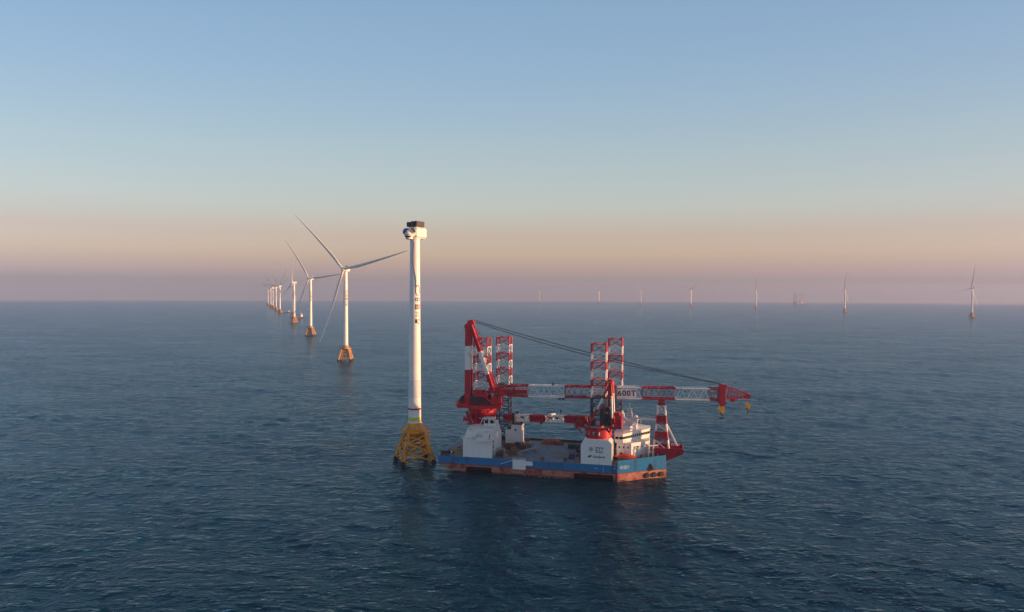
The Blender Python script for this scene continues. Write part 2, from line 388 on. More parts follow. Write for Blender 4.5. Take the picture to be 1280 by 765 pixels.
TOWER_TOP = 99.6
def tower_r(z): return 2.85 + (z - 17) / (TOWER_TOP - 17) * (2.15 - 2.85)
def tower_part(root, bare):
    m = MB()
    m.lathe([(tower_r(z), z) for z in (17.0, 25, 35, 45, 55, 65, 75, 85, 95, TOWER_TOP)], 40)
    tw = m.build('tower', 'tower_white', root)
    for z in (17.6, 38, 68):
        fl = MB(); fl.lathe([(tower_r(z) + .02, z - .12), (tower_r(z) + .07, z - .1), (tower_r(z) + .07, z + .1), (tower_r(z) + .02, z + .12)], 40)
        fl.build('flange', 'tower_white', tw)
    return tw
def tower_lettering(tw, ang, mname='tower_ink'):
    """swoosh emblem above four upright characters, wrapped round the tower"""
    vs, fs = letters('中国三峡', 2.7, vertical=True)
    m = MB(); z0 = 67.4
    def wrap(x, z): r = tower_r(z) + 0.04; a = ang + x / r; return (r * math.cos(a), r * math.sin(a), z)
    bmx = bmesh.new(); bv = [bmx.verts.new((x, y, 0)) for x, y in vs]
    for f in fs:
        try: bmx.faces.new([bv[i] for i in f])
        except ValueError: pass
    for k in range(-6, 7):
        bmesh.ops.bisect_plane(bmx, geom=bmx.verts[:] + bmx.edges[:] + bmx.faces[:], plane_co=(k * .22, 0, 0), plane_no=(1, 0, 0))
    bmx.verts.index_update()
    m.add([wrap(v.co.x, z0 + v.co.y * 0.95) for v in bmx.verts], [[v.index for v in f.verts] for f in bmx.faces]); bmx.free()
    zc = 76.6
    for r0, r1, a0, a1, cx in ((1.55, 1.0, 60, 300, 0.25), (1.5, 1.05, -70, 110, -0.1)):
        n = 16; P = []
        for i in range(n + 1):
            t = i / n; a = R(a0 + (a1 - a0) * t); w = math.sin(math.pi * t) * 0.45
            P.append((cx + (r0 - w / 2) * math.cos(a) * 0.8, zc + (r0 - w / 2) * math.sin(a) * 1.5, cx + (r0 + w / 2 + .02) * math.cos(a) * 0.8, zc + (r0 + w / 2 + .02) * math.sin(a) * 1.5))
        vv = [wrap(p[0], p[1]) for p in P] + [wrap(p[2], p[3]) for p in P]
        m.add(vv, [(i, i + 1, n + 2 + i, n + 1 + i) for i in range(n)])
    m.build('lettering', mname, tw)

def rounded_box(m, x0, x1, y0, y1, z0, z1, ch, mi=0):
    oct_ = lambda y, s: [(x0 + ch + s, y, z0 + s), (x1 - ch - s, y, z0 + s), (x1 - s, y, z0 + ch + s), (x1 - s, y, z1 - ch - s), (x1 - ch - s, y, z1 - s), (x0 + ch + s, y, z1 - s), (x0 + s, y, z1 - ch - s), (x0 + s, y, z0 + ch + s)]
    m.loft([oct_(y0, ch), oct_(y0 + ch, 0), oct_(y1 - ch, 0), oct_(y1, ch)], mi, False)

def blade_mesh(m, L=85.0, seg=22):
    """one blade along +z, chord along x, bent towards -y (upwind)"""
    rings = []
    for i in range(seg + 1):
        t = i / seg; z = 1.2 + L * t
        if t < 0.04: ch, th = 2.8, 2.8
        elif t < 0.22: k = (t - 0.04) / 0.18; k = k * k * (3 - 2 * k); ch, th = 2.6 + 0.6 * k, 2.6 - 1.1 * k
        else: k = (t - 0.22) / 0.78; ch, th = 2.8 * (1 - k) ** 0.8 + 0.4, 1.3 * (1 - k) ** 0.9 + 0.2
        tw = R(16) - R(10) * (1 - t) ** 2; by = -(0.03 * L * t + 6.0 * t ** 3); bx = 0.25 * ch if t > 0.1 else 0.0
        ring = []
        for j in range(12):
            a = 2 * math.pi * j / 12; x = math.cos(a) * ch / 2 + bx * min(1, (t - .04) / .18 if t > .04 else 0); y = math.sin(a) * th / 2 * (1 if t < .05 else (0.75 + 0.25 * math.cos(a)))
            ring.append((x * math.cos(tw) - y * math.sin(tw), x * math.sin(tw) + y * math.cos(tw) + by, z))
        rings.append(ring)
    m.loft(rings, 0, True)

HUB_Z = 102.2; HUB_Y = -4.7
def nacelle_part(root):
    n = MB(); rounded_box(n, -2.6, 2.6, -2.6, 6.0, TOWER_TOP + .2, TOWER_TOP + 5.4, 0.9)
    n.lathe([(2.35, -0.25), (2.5, 0.35)], 28, (0, 0, TOWER_TOP - 0.05)); n.tube((0, -3.4, HUB_Z), (0, -2.5, HUB_Z), 2.0, 2.3, 20)
    return n.build('nacelle', 'tower_white', root)

def make_turbine(label, slots):
    root = thing('wind_turbine', label, 'wind turbine')
    jacket_parts(root, R(20), slots)
    tw = tower_part(root, False); tower_lettering(tw, R(-25))
    na = nacelle_part(root)
    c = MB(); c.box(-2.0, 2.0, 2.4, 5.2, TOWER_TOP + 5.42, TOWER_TOP + 6.9); c.build('cooler', 'grey', na)
    h = MB(); h.ball((0, 0, 0), 2.35, 20, 12, 0, (1, 1.15, 1))
    hub = h.build('rotor_hub', 'tower_white', root, (0, HUB_Y, HUB_Z))
    proto = None
    for k in range(3):
        if proto is None:
            b = MB(); blade_mesh(b); proto = b.build('blade', 'blade', hub)
        else:
            o = proto.copy(); COL.objects.link(o); o.parent = hub; o.rotation_euler = (0, k * 2 * math.pi / 3, 0)
    return root
def place_turbine(t, x, y, yaw, phase, label=None, group=None, s=1.0):
    t.location = (x, y, 0); t.rotation_euler = (0, 0, R(yaw)); t.scale = (s, s, s)
    if label: t['label'] = label
    if group: t['group'] = group
    for ch in t.children:
        if ch.name.startswith('rotor_hub'): ch.rotation_euler = (0, R(phase), 0)
    return t

# the tower being fitted out beside the vessel: nacelle and hub on top, no blades yet
T1 = thing('wind_turbine', 'unfinished turbine tower without blades, blue and white hub, on a yellow jacket beside the vessel', 'wind turbine', (-43.7, 307.0, 0), R(-30))
jacket_parts(T1, R(52)); tw = tower_part(T1, True); tower_lettering(tw, R(-21))
b = MB(); b.lathe([(tower_r(z) + 0.03, z) for z in (18.0, 18.8, 19.6)], 40); b.build('yellow_band', 'band', tw)
b = MB(); b.lathe([(tower_r(z) + 0.03, z) for z in (28.5, 32, 36.5)], 40); b.build('grey_band', 'cool_grey', tw)  # slightly darker, bluer grey band round the lower tower
b = MB()
z = 23.4; b.lathe([(tower_r(z) + .03, -.35), (tower_r(z) + .3, -.3), (tower_r(z) + .3, .3), (tower_r(z) + .03, .35)], 40, (0, 0, z))
b.build('red_ring', 'red', tw)
b = MB(); pts = []
for i in range(22):
    z = 98 - i * 0.95; a = R(-75) + 0.25 * math.sin(z * 0.33) + (0.02 * i); r_ = tower_r(z) + 0.12; pts.append((r_ * math.cos(a), r_ * math.sin(a), z))
b.polyline(pts, 0.13); b.build('tag_line', 'brown', tw)
na = nacelle_part(T1)
b = MB(); b.box(-2.6, -0.6, -2.6, 1.0, TOWER_TOP + 5.42, TOWER_TOP + 7.5); b.build('cooler', 'cooler', na)
b = MB(); b.box(-0.35, 1.0, -2.4, 1.4, TOWER_TOP + 5.42, TOWER_TOP + 7.8); b.build('cooler', 'cooler_green', na)
b = MB(); b.box(1.25, 2.55, -2.0, 3.6, TOWER_TOP + 5.42, TOWER_TOP + 7.9); b.build('cooler', 'cooler', na)
b = MB(); b.bar((-0.2, -2.75, TOWER_TOP + 5.6), (1.2, -2.9, TOWER_TOP + 2.2), 0.5, 0.3); b.build('dark_strap', 'dark', na)
b = MB(); b.box(-0.9, 0.9, 6.02, 6.2, TOWER_TOP + 1.2, TOWER_TOP + 3.6); b.build('hatch', 'grey', na)
b = MB(); b.ball((0, 0, 0), 2.3, 24, 14, 0, (1, 1.1, 1))
for k in range(3):
    a = R(60 + 120 * k); d = Vector((math.sin(a), 0, math.cos(a))); b.tube(d * 1.4, d * 2.6, 1.6, 1.55, 22)
hub = b.build('rotor_hub', 'tower_white', T1, (0, HUB_Y + .6, HUB_Z - 0.3))
for k in range(3):
    a = R(60 + 120 * k); d = Vector((math.sin(a), 0, math.cos(a))); b = MB()
    b.tube(d * 2.55, d * 2.66, 1.45, 1.45, 22); b.build('blade_hole_cover', 'cover' if k == 2 else 'dark', hub)
b = MB(); b.ball((-0.55, -0.7, 0.6), 1.95, 22, 12, 0, (1, 1, .85)); b.build('nose_cover', 'cover', hub)
b = MB(); b.ball((0, -0.3, -0.85), 1.85, 20, 12, 0, (1, 1, .85)); b.build('dark_underside', 'dark', hub)

LG = 'turbines in the receding left row'; RG = 'turbines on the hazy right horizon'
W1 = make_turbine('large near turbine with three long curved blades, directly left of the bare tower', ('jacket_red', 'splash'))
place_turbine(W1, -188.0, 771.0, -18, -43, group=LG)
for x, y, yaw, ph, lab in (
    (-363, 1230, -27, -35, 'second finished turbine in the left row, alone between a larger one and smaller ones'),
    (-552, 1729, -58, 9, 'third finished turbine in the left row, its dark blade nearly straight up'),
    (-706, 2200, -50, 0, 'fourth turbine in the left row, half hidden just behind the third'),
    (-884, 2600, -30, 35, 'fifth turbine in the left row, nearest of the far cluster, after the gap'),
    (-1037, 3000, -30, 70, 'sixth turbine in the left row, faint pale tower second in the far cluster'),
    (-1191, 3400, -30, 15, 'seventh turbine in the left row, faint tower in the middle of the far cluster'),
    (-1343, 3800, -30, 50, 'eighth turbine in the left row, second faintest tower of the far cluster'),
    (-1537, 4300, -30, 85, 'farthest and faintest turbine at the left end of the receding row')):
    place_turbine(copy_tree(W1), x, y, yaw, ph, lab, LG)
for x, y, yaw, ph, lab in (
    (1611, 2390, -94, 18, 'nearest turbine on the right horizon, near the right edge, one blade straight up'),
    (1507, 3090, -90, 16, 'tall hazy turbine with an upright blade, second from the right edge of the horizon'),
    (1358, 3800, -85, 14, 'hazy turbine with an upright blade on the horizon above the crane boom tip'),
    (1168, 4450, -70, 50, 'small hazy horizon turbine with a blade slanting right, above the white end of the boom'),
    (1000, 5300, -75, 90, 'tiny pale turbine on the horizon above the rear right jack-up leg'),
    (766, 6000, -80, 40, 'barely visible turbine on the horizon just left of the right pair of legs'),
    (252, 6300, -75, 60, 'faintest turbine on the horizon, alone above the long crane ropes')):
    t = place_turbine(copy_tree(W1), x, y, yaw, ph, lab, RG)
    for hb_ in t.children:                               # these idle turbines stand with their blades feathered
        if hb_.name.startswith('rotor_hub'):
            for bl in hb_.children: ry = bl.rotation_euler.y; bl.rotation_mode = 'ZYX'; bl.rotation_euler = (0, ry, R(48))

# ------------------------------------------------------------------ jack-up vessel (x towards the bow, y away from the viewer)
VYAW = R(-13.0); VLOC = (-31.2, 289.7, 0)
VM = Matrix.Translation(VLOC) @ Matrix.Rotation(VYAW, 4, 'Z')
def vthing(name, label, cat, loc=(0, 0, 0), rz=0.0, group=None):
    return thing(name, label, cat, VM @ Vector(loc), VYAW + rz, group)
V = vthing('jack_up_vessel', 'blue and red jack-up installation vessel with four lattice legs and white pedestals', 'ship')
B = 40.0; C0, C1, BO = 75.7, 94.5, 12.0
plan = [(0.0, 0.0), (C0, 0.0), (C1, BO), (C1, B - BO), (C0, B), (0.0, B)]
m = MB()
m.prism([(0, 0), (C0, 0), (C0, B), (0, B)], 3.1, 6.2)
m.prism([(C0, 0), (C1, BO), (C1, B - BO), (C0, B)], 3.1, 7.4)
hull = m.build('hull', 'blue', V)
# raised bulwark round the foredeck
m = MB(); w = 0.35
for (ax, ay), (bx_, by_) in (((C0, 0), (C1, BO)), ((C1, BO), (C1, B - BO)), ((C1, B - BO), (C0, B))):
    d = Vector((bx_ - ax, by_ - ay, 0)).normalized(); nrm = Vector((-d.y, d.x, 0)) * w; a = Vector((ax, ay, 0)); b_ = Vector((bx_, by_, 0))
    za, zb = (7.4, 7.4); zt0, zt1 = ((8.3, 9.0) if ay == 0 else ((9.0, 9.0) if ax == C1 and bx_ == C1 else (9.0, 8.3)))
    m.hexa([a + Vector((0, 0, za)), b_ + Vector((0, 0, zb)), b_ + nrm + Vector((0, 0, zb)), a + nrm + Vector((0, 0, za)),
            a + Vector((0, 0, zt0)), b_ + Vector((0, 0, zt1)), b_ + nrm + Vector((0, 0, zt1)), a + nrm + Vector((0, 0, zt0))])
m.build('bulwark', 'blue', hull)
# lower hull: raked stern, two recesses under the crane legs
lo = MB(); z0, z1 = -3.0, 3.09
lo.profile([(0.6, z1), (0.6, 2.6), (12.0, -1.2), (12.0, z1)], 0.01, B - .01)
for a, b_ in ((23.5, 58.0), (74.0, C0)): lo.box(a, b_, 0.01, B - .01, z0, z1)
for a, b_ in ((12.0, 23.5), (58.0, 74.0)): lo.box(a, b_, 3.4, B - .01, z0, z1); lo.box(a, b_, 0.01, 3.4, 2.35, z1)
lo.prism([(C0, 0.01), (C1, BO), (C1, B - BO), (C0, B - .01)], z0, z1, 0, [(C0, 0.01), (C1 + .25, BO - .1), (C1 + .25, B - BO + .1), (C0, B - .01)])
low = lo.build('lower_hull', 'boot', V)
wet = MB(); wet.box(23.45, 58.05, -0.012, 0.02, -1.0, .55); wet.box(73.95, C0, -0.012, 0.02, -1.0, .55)
wd = Vector((C1 - C0, BO, 0)).normalized(); wq = Vector((wd.y, -wd.x, 0)) * .03
wet.hexa([Vector((C0, 0, -1)) + wq, Vector((C1, BO, -1)) + wq, Vector((C1, BO, -1)), Vector((C0, 0, -1)), Vector((C0, 0, .5)) + wq, Vector((C1, BO, .5)) + wq, Vector((C1, BO, .5)), Vector((C0, 0, .5))])
wet.build('waterline_growth', 'wet', low)
ln = MB(); ln.box(0.4, C0, -0.06, 0.0, 2.95, 3.25)
d = Vector((C1 - C0, BO, 0)).normalized(); nrm = Vector((d.y, -d.x, 0))
ln.hexa([Vector((C0, 0, 2.95)) + nrm * .06, Vector((C1, BO, 2.95)) + nrm * .06, Vector((C1, BO, 2.95)), Vector((C0, 0, 2.95)),
         Vector((C0, 0, 3.25)) + nrm * .06, Vector((C1, BO, 3.25)) + nrm * .06, Vector((C1, BO, 3.25)), Vector((C0, 0, 3.25))])
ln.build('rubbing_strake', 'boot_line', low)
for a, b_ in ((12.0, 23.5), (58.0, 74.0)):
    p = MB(); p.profile([(a + .05, -1.5), (b_ - .05, -1.5), (b_ - .05, 0.9), (b_ - 1.6, 2.33), (a + 1.6, 2.33), (a + .05, 0.9)], 3.2, 3.38)  # dark sheet at the back of each well, shade painted in
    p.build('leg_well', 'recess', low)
for t in (0.60, 0.75, 0.90):
    p = Vector((C0, 0, 1.45)).lerp(Vector((C1, BO, 1.45)), t); f = MB()
    f.tube(p + nrm * 0.02, p + nrm * 0.75, 1.05, 1.0, 18); f.tube(p + nrm * 0.75, p + nrm * 0.8, 0.45, 0.4, 18); f.build('fender', 'black', V)
p = Vector((C0, 0, 4.6)).lerp(Vector((C1, BO, 4.6)), 0.68); f = MB()
f.tube(p + nrm * 0.02, p + nrm * 0.2, 1.0, 1.0, 14); f.bar(p + nrm * .3 + Vector((0, 0, 1.4)), p + nrm * .3 + Vector((0, 0, -1.2)), 0.35)
f.bar(p + nrm * .35 + d * -1.1 + Vector((0, 0, -.4)), p + nrm * .3 + Vector((0, 0, -1.3)), 0.4); f.bar(p + nrm * .35 + d * 1.1 + Vector((0, 0, -.4)), p + nrm * .3 + Vector((0, 0, -1.3)), 0.4)
f.build('anchor', 'recess', V)
f = MB(); add_letters(f, '中天7', 1.7, Vector((C0, 0, 5.3)).lerp(Vector((C1, BO, 5.3)), 0.14), d, (0, 0, 1), 0.03); f.build('lettering', 'faded', hull)
f = MB()
for k in range(7): f.box(69.8 + .0, 70.2, -0.02, 0.0, 3.5 + k * .35, 3.62 + k * .35)
for x, z in ((66.4, 4.6), (67.3, 4.5), (74.2, 4.9)): f.box(x, x + .5, -0.03, -0.001, z, z + .4)
f.build('draught_mark', 'faded', hull)
# decks
m = MB(); m.box(0.4, C0 - .2, 0.4, B - 0.4, 6.2, 6.26); m.build('main_deck', 'deck', V)
m = MB(); m.prism([(C0 + .3, 1.0), (C1 - .6, BO + .3), (C1 - .6, B - BO - .3), (C0 + .3, B - 1)], 7.41, 7.47); m.build('foredeck', 'foredeck', V)
m = MB(); m.rail([(1, 39.6, 6.2), (74, 39.6, 6.2)], 1.2, 2.4, .05); m.rail([(0.3, 0.3, 6.2), (0.3, 39.6, 6.2)], 1.2, 2.4, .05); m.rail([(0.4, 0.25, 6.2), (10, 0.25, 6.2)], 1.1, 2.4, .05)
m.rail([(24.2, .25, 6.2), (32, .25, 6.2)], 1.1, 2.4, .045); m.rail([(39.5, .25, 6.2), (60, .25, 6.2)], 1.1, 2.4, .045)
m.build('railing', 'grey', V)
m = MB(); m.box(0.2, 74, 39.2, 39.9, 6.2, 7.2); m.build('far_bulwark', 'dark', V)

# legs
def leg_mesh(x, y, half, top, seed):
    m = MB(); bay = 3.68; k = int((top + 6) / bay) + 1; z = top
    for i in range(k):
        zt, zb = top - i * bay, top - (i + 1) * bay
        mi = (0 if i % 2 == 0 else 1) if zb > 29.5 else 2
        c = [(x + sx * half, y + sy * half) for sx, sy in ((-1, -1), (1, -1), (1, 1), (-1, 1))]
        for j in range(4):
            (ax, ay), (bx_, by_) = c[j], c[(j + 1) % 4]
            m.tube((ax, ay, zb), (ax, ay, zt), 0.27, 0.27, 8, mi, i == 0)
            m.bar((ax, ay, zt), (bx_, by_, zt), 0.34, 0.34, mi)
            m.bar((ax, ay, zb), (bx_, by_, zt), 0.20, 0.20, mi); m.bar((bx_, by_, zb), (ax, ay, zt), 0.20, 0.20, mi)
        if i % 2 == 0: m.bar((c[0][0], c[0][1], zt), (c[2][0], c[2][1], zt), 0.22, 0.22, mi)
    m.tube((x + half, y - half, 6), (x + half, y - half, top + 1.3), 0.1, 0.1, 6, 2)
    return m
for x, y, top in ((17.2, 8.0, 56.0), (20.2, 35.5, 55.0), (67.4, 7.2, 54.8), (72.0, 35.5, 55.2)):
    leg_mesh(x, y, 2.95, top, 0).build('leg', ['red', 'white', 'navy'], V)
# jacking houses round the far legs
for x, y in ((20.2, 35.5), (72.0, 35.5)):
    m = MB()
    for sx in (-1, 1):
        for sy in (-1, 1):
            m.box(x + sx * 3.35 - 1.1, x + sx * 3.35 + 1.1, y + sy * 3.0 - 1.0, y + sy * 3.0 + 1.0, 6.27, 12.4); m.box(x + sx * 3.35 - .7, x + sx * 3.35 + .7, y + sy * 3.0 - 1.2, y + sy * 3.0 + 1.2, 12.42, 13.2)
    for z in (8.5, 11.0): m.box(x - 4.6, x + 4.6, y - 4.2, y - 3.9, z, z + .5)
    m.build('jacking_house', 'dark', V)

# crane pedestals
def pedestal(x0, x1, y0, y1, zt, bevel):
    m = MB(); m.profile([(x0, 6.2), (x1, 6.2), (x1, zt - bevel * .6), (x1 - bevel * .6, zt), (x0 + bevel, zt), (x0, zt - bevel)], y0, y1)
    return m
m = MB(); m.box(10.8, 23.4, 0.5, 17.5, 6.2, 14.0)
m.hexa([(10.9, 1.8, 14.0), (23.4, 1.8, 14.0), (23.4, 17.5, 14.0), (10.9, 17.5, 14.0), (13.0, 3.2, 20.2), (23.2, 3.2, 20.2), (23.2, 12.2, 20.2), (13.0, 12.2, 20.2)])
ped1 = m.build('crane_pedestal', 'white', V)
m = MB()
for k in range(6): m.box(23.41, 23.62, 1.3 + (k % 2) * .7, 2.5 + (k % 2) * .7, 6.7 + k * 1.15, 7.4 + k * 1.15)
m.build('side_vent', 'black', ped1)
m = MB(); m.bar((23.65, .9, 6.4), (23.65, .9, 14), .12); m.bar((23.65, 3.6, 6.4), (23.65, 3.6, 14), .12); m.rail([(10.9, .6, 14), (16.8, .6, 14)], 1.1, 1.5, .05)
m.bar((10.9, 0.3, 14.1), (9.6, .3, 14.3), .25); m.build('pedestal_railing', 'white', ped1)
m = MB(); m.box(17.0, 22.4, -1.4, 1.78, 13.4, 13.75); m.box(17.0, 17.15, -1.4, 1.7, 13.75, 16.2); m.box(17.0, 22.2, -1.4, -1.25, 13.75, 15.2); m.box(19.8, 22.4, -1.0, 1.9, 13.76, 17.2)
plat = m.build('service_platform', 'white', V)
m = MB(); m.rail([(17.1, -1.3, 15.2), (19.8, -1.3, 15.2)], 1.0, 1, .04); m.build('railing', 'white', plat)
m = MB(); m.box(22.41, 22.45, -.4, .8, 14.2, 16.2); m.build('door', 'brown', plat)

m = pedestal(60.8, 73.3, 0.5, 17.5, 16.2, 2.2); ped2 = m.build('crane_pedestal', 'white', V)
m = MB(); fy = 0.5
cx_, cz_ = 65.0, 12.4
ring = []
n = 28
vv = [(cx_ + r_ * math.cos(2 * math.pi * i / n), fy - .03, cz_ + r_ * math.sin(2 * math.pi * i / n)) for r_ in (0.85, 0.68) for i in range(n)]
m.add(vv, [(i, (i + 1) % n, n + (i + 1) % n, n + i) for i in range(n)])
vv = [(cx_ + x, fy - .03, cz_ + z) for x, z in ((0, -.5), (.3, -.1), (.42, .35), (0, .2), (-.42, .35), (-.3, -.1))]; m.add(vv, [(0, 1, 2, 3), (0, 3, 4, 5)])
m.build('emblem', 'ink', ped2); m = MB()
add_letters(m, 'ZTT', 1.85, (68.3, fy, 12.45), (1, 0, 0), (0, 0, 1), 0.03)
m.build('lettering', 'ink', ped2); m = MB()
add_letters(m, '中天科技', 0.85, (68.35, fy, 11.15), (1, 0, 0), (0, 0, 1), 0.03)
m.build('lettering', 'ink', ped2); m = MB()
add_letters(m, 'Goldwind', 1.25, (68.1, fy, 9.3), (1, 0, 0), (0, 0, 1), 0.03)
m.build('lettering', 'ink', ped2); m = MB()
for k in range(3): m.add([(63.6 + k * .42, fy - .03, 8.95 + k * .12), (64.1 + k * .42, fy - .03, 8.95 + k * .12), (64.5 + k * .42, fy - .03, 9.75 + k * .1), (64.0 + k * .42, fy - .03, 9.75 + k * .1)], [(0, 1, 2, 3)])
m.build('emblem', 'ink', ped2)
m = MB(); m.box(73.32, 73.5, 3, 5, 6.6, 9); m.bar((73.6, 1.2, 7.5), (73.6, 1.2, 16), .1); m.bar((73.6, 2.0, 7.5), (73.6, 2.0, 16), .1)
for k in range(14): m.bar((73.6, 1.2, 8 + k * .6), (73.6, 2.0, 8 + k * .6), .07)
m.build('ladder', 'grey', ped2)

# boom rest column of the small crane
m = MB(); m.box(25.4, 30.4, 28.0, 32.5, 6.27, 15.4); m.box(22.6, 25.4, 28.4, 32.2, 6.27, 12.6); m.box(30.4, 31.4, 28.4, 31.0, 6.27, 7.6)
rest = m.build('boom_rest_column', 'white', V)
m = MB(); m.box(25.7, 26.7, 28.3, 29.0, 15.4, 20.6); m.box(29.0, 29.9, 31.5, 32.2, 15.4, 20.4); m.box(26.9, 28.0, 31.5, 32.2, 19.0, 20.8); m.box(25.4, 30.4, 28.2, 32.3, 15.41, 15.9); m.build('rest_clamp', 'dark', rest)
m = MB(); m.box(27.0, 27.8, 27.94, 28.0, 12.6, 13.5); m.build('vent', 'dark', rest)

# accommodation block
def poly_off(poly, k): 
    cx = sum(p[0] for p in poly) / len(poly); cy = sum(p[1] for p in poly) / len(poly)
    return [(cx + (x - cx) * k, cy + (y - cy) * k) for x, y in poly]
body = [(74.6, 9.5), (80.6, 9.5), (87.6, 17.0), (87.6, 27.0), (80.6, 33.0), (74.6, 33.0)]
m = MB(); m.prism(body, 7.48, 13.6)
house = m.build('accommodation', 'white', V)
bridge = [(73.8, 8.6), (77.2, 8.6), (87.6, 24.0), (87.6, 29.0), (80.0, 34.0), (73.8, 34.0)]
m = MB(); m.prism(poly_off(bridge, .97), 13.61, 14.4); m.prism(bridge, 14.4, 15.2); m.prism(poly_off(bridge, .985), 15.2, 16.3, 1); m.prism(bridge, 16.3, 17.2); m.prism(poly_off(bridge, 1.03), 17.2, 17.5)
br = m.build('bridge', ['white', 'glass'], V)
m = MB(); P2 = poly_off(bridge, .99)
for (ax, ay), (bx_, by_) in zip(P2[:4], P2[1:5]):
    k = max(2, int(math.hypot(bx_ - ax, by_ - ay) / 1.3))
    for i in range(k + 1): x, y = ax + (bx_ - ax) * i / k, ay + (by_ - ay) * i / k; m.box(x - .12, x + .12, y - .12, y + .12, 15.19, 16.31)
m.build('window_mullion', 'white', br)
for row, z in enumerate((11.4,)):
    for i in range(3):
        m = MB(); m.box(75.4 + i * 1.8, 75.95 + i * 1.8, 9.46, 9.5, z, z + .8); m.build('window', 'glass', house)
    for i in range(4):
        t = (i + .6) / 4.4; p = Vector((80.6, 9.5, z)).lerp(Vector((87.6, 17, z)), t); dd = Vector((7, 7.5, 0)).normalized(); nn = Vector((dd.y, -dd.x, 0))
        m = MB(); m.hexa([p - dd * .26 + nn * .04, p + dd * .26 + nn * .04, p + dd * .26, p - dd * .26] + [q + Vector((0, 0, .75)) for q in (p - dd * .26 + nn * .04, p + dd * .26 + nn * .04, p + dd * .26, p - dd * .26)])
        m.build('window', 'glass', house)
m = MB(); m.rail([(73.9, 8.7, 17.5), (77.2, 8.7, 17.5), (87.5, 24, 17.5)], 1.1, 1.5, .05); m.rail([(74.6, 8.9, 13.6), (80.4, 8.9, 13.6)], 1.0, 1.2, .05); m.build('railing', 'white', br)
m = MB(); m.prism([(76, 15), (79.5, 15), (82.4, 19), (82.4, 27), (76, 27)], 17.51, 19.6); m.box(77.4, 80.6, 17.4, 21, 19.6, 21.4); m.box(81.2, 82.6, 18.8, 21, 20.4, 22.0)
top = m.build('wheelhouse_top', 'white', V)
m = MB(); truss(m, (79.3, 18.5, 20.4), (79.3, 18.5, 26.6), 3.4, 3.0, 1.0, 1.0, 5, .2, .13, lambda i: 0); m.bar((79.3, 18.5, 25.5), (79.3, 18.5, 28.6), .4); m.bar((77.6, 18.5, 24.4), (81.0, 18.5, 24.4), .16); m.bar((78, 18.5, 26.4), (80.6, 18.5, 26.4), .16)
m.box(78.2, 80.4, 18.1, 18.9, 23.3, 23.6); mast = m.build('mast', 'white', top)
m = MB(); m.ball((81.9, 19.8, 22.8), .85, 14, 8); m.ball((77.2, 22.5, 21.2), .9, 14, 8); m.ball((82.2, 24.5, 21.2), .8, 14, 8); m.build('radar_dome', 'white', top)
m = MB(); m.box(74.9, 76.6, 24, 28, 17.51, 23.0); m.tube((75.7, 26, 23), (75.7, 26, 24.2), .5, .5, 10); m.build('funnel', 'white', top)
for px in (77.3, 82.6, 84.0): 
    m = MB(); m.tube((px, 16.5 + (px - 77) * .6, 17.5), (px, 16.5 + (px - 77) * .6, 23.5 - (px - 77) * .25), .1, .05, 6); m.build('antenna', 'white', top)
m = MB(); m.tube((80.4, 20, 22.4), (90.8, 17.6, 22.4), .5, .5, 10); m.build('gangway_beam', 'white', V)
# mooring portals on the foredeck
for x, y in ((88.4, 11.6), (90.3, 12.8)):
    m = MB(); m.bar((x - .9, y - .5, 7.47), (x - .9, y - .5, 12.6), .3); m.bar((x + .9, y + .5, 7.47), (x + .9, y + .5, 12.6), .3); m.bar((x - 1.0, y - .55, 12.6), (x + 1.0, y + .55, 12.6), .3); m.bar((x - .9, y - .5, 10), (x + .9, y + .5, 10), .16); m.bar((x - .9, y - .5, 12.4), (x - .4, y + 2.4, 7.5), .2)
    m.build('davit_frame', 'white', V)
# forward boom rest: red base platform, banded lattice tower, brace
m = MB(); m.box(88.6, 101.5, 12.6, 22.5, 9.2, 9.9); m.box(88.6, 101.5, 12.6, 12.9, 9.9, 11.6); m.box(101.2, 101.5, 12.9, 22.5, 9.9, 11.6); m.box(88.6, 101.2, 22.2, 22.5, 9.9, 11.6)
m.box(90, 94, 14, 21, 7.48, 9.2); m.box(96.5, 100.2, 15, 20, 9.9, 12.4); m.profile([(94.6, 6.2), (101, 9.2), (94.6, 9.2)], 13.2, 14.0); m.profile([(94.6, 6.2), (101, 9.2), (94.6, 9.2)], 20.6, 21.4)
for i in range(9): m.bar((89 + i * 1.5, 12.55, 9.3), (89.75 + i * 1.5, 12.55, 11.4), .22)
fb = m.build('boom_rest', 'red', V)
m = MB(); lv = [(9.9, 6.5), (14.6, 5.2), (18.2, 4.4), (21.2, 3.8), (24.8, 3.3), (29.0, 2.9)]
for i in range(5):
    (za, wa), (zb, wb) = lv[i], lv[i + 1]; mi = 1 if i % 2 == 0 else 0
    truss(m, (92.6, 17, za), (92.6, 17, zb), wa, wa * .9, wb, wb * .9, 1, .42, .2, lambda i: mi, up=(0, 1, 0), cross=False, post=False)
    if mi == 0: m.frustum((92.6 - wa * .40, 92.6 + wa * .40, 17 - wa * .36, 17 + wa * .36), (92.6 - wb * .40, 92.6 + wb * .40, 17 - wb * .36, 17 + wb * .36), za + .3, zb - .3, 0)
m.box(90.9, 94.3, 15.2, 18.8, 29.0, 30.0); m.box(91.4, 93.8, 15.2, 15.8, 29.9, 31.0); m.box(91.4, 93.8, 18.2, 18.8, 29.9, 31.0)
m.build('rest_tower', ['red', 'white'], fb)
m = MB(); m.bar((94.4, 16.2, 21.5), (99.6, 15.6, 11.0), .6); m.bar((94.4, 18.0, 21.5), (99.6, 18.4, 11.0), .6); m.build('rest_brace', 'white', fb)
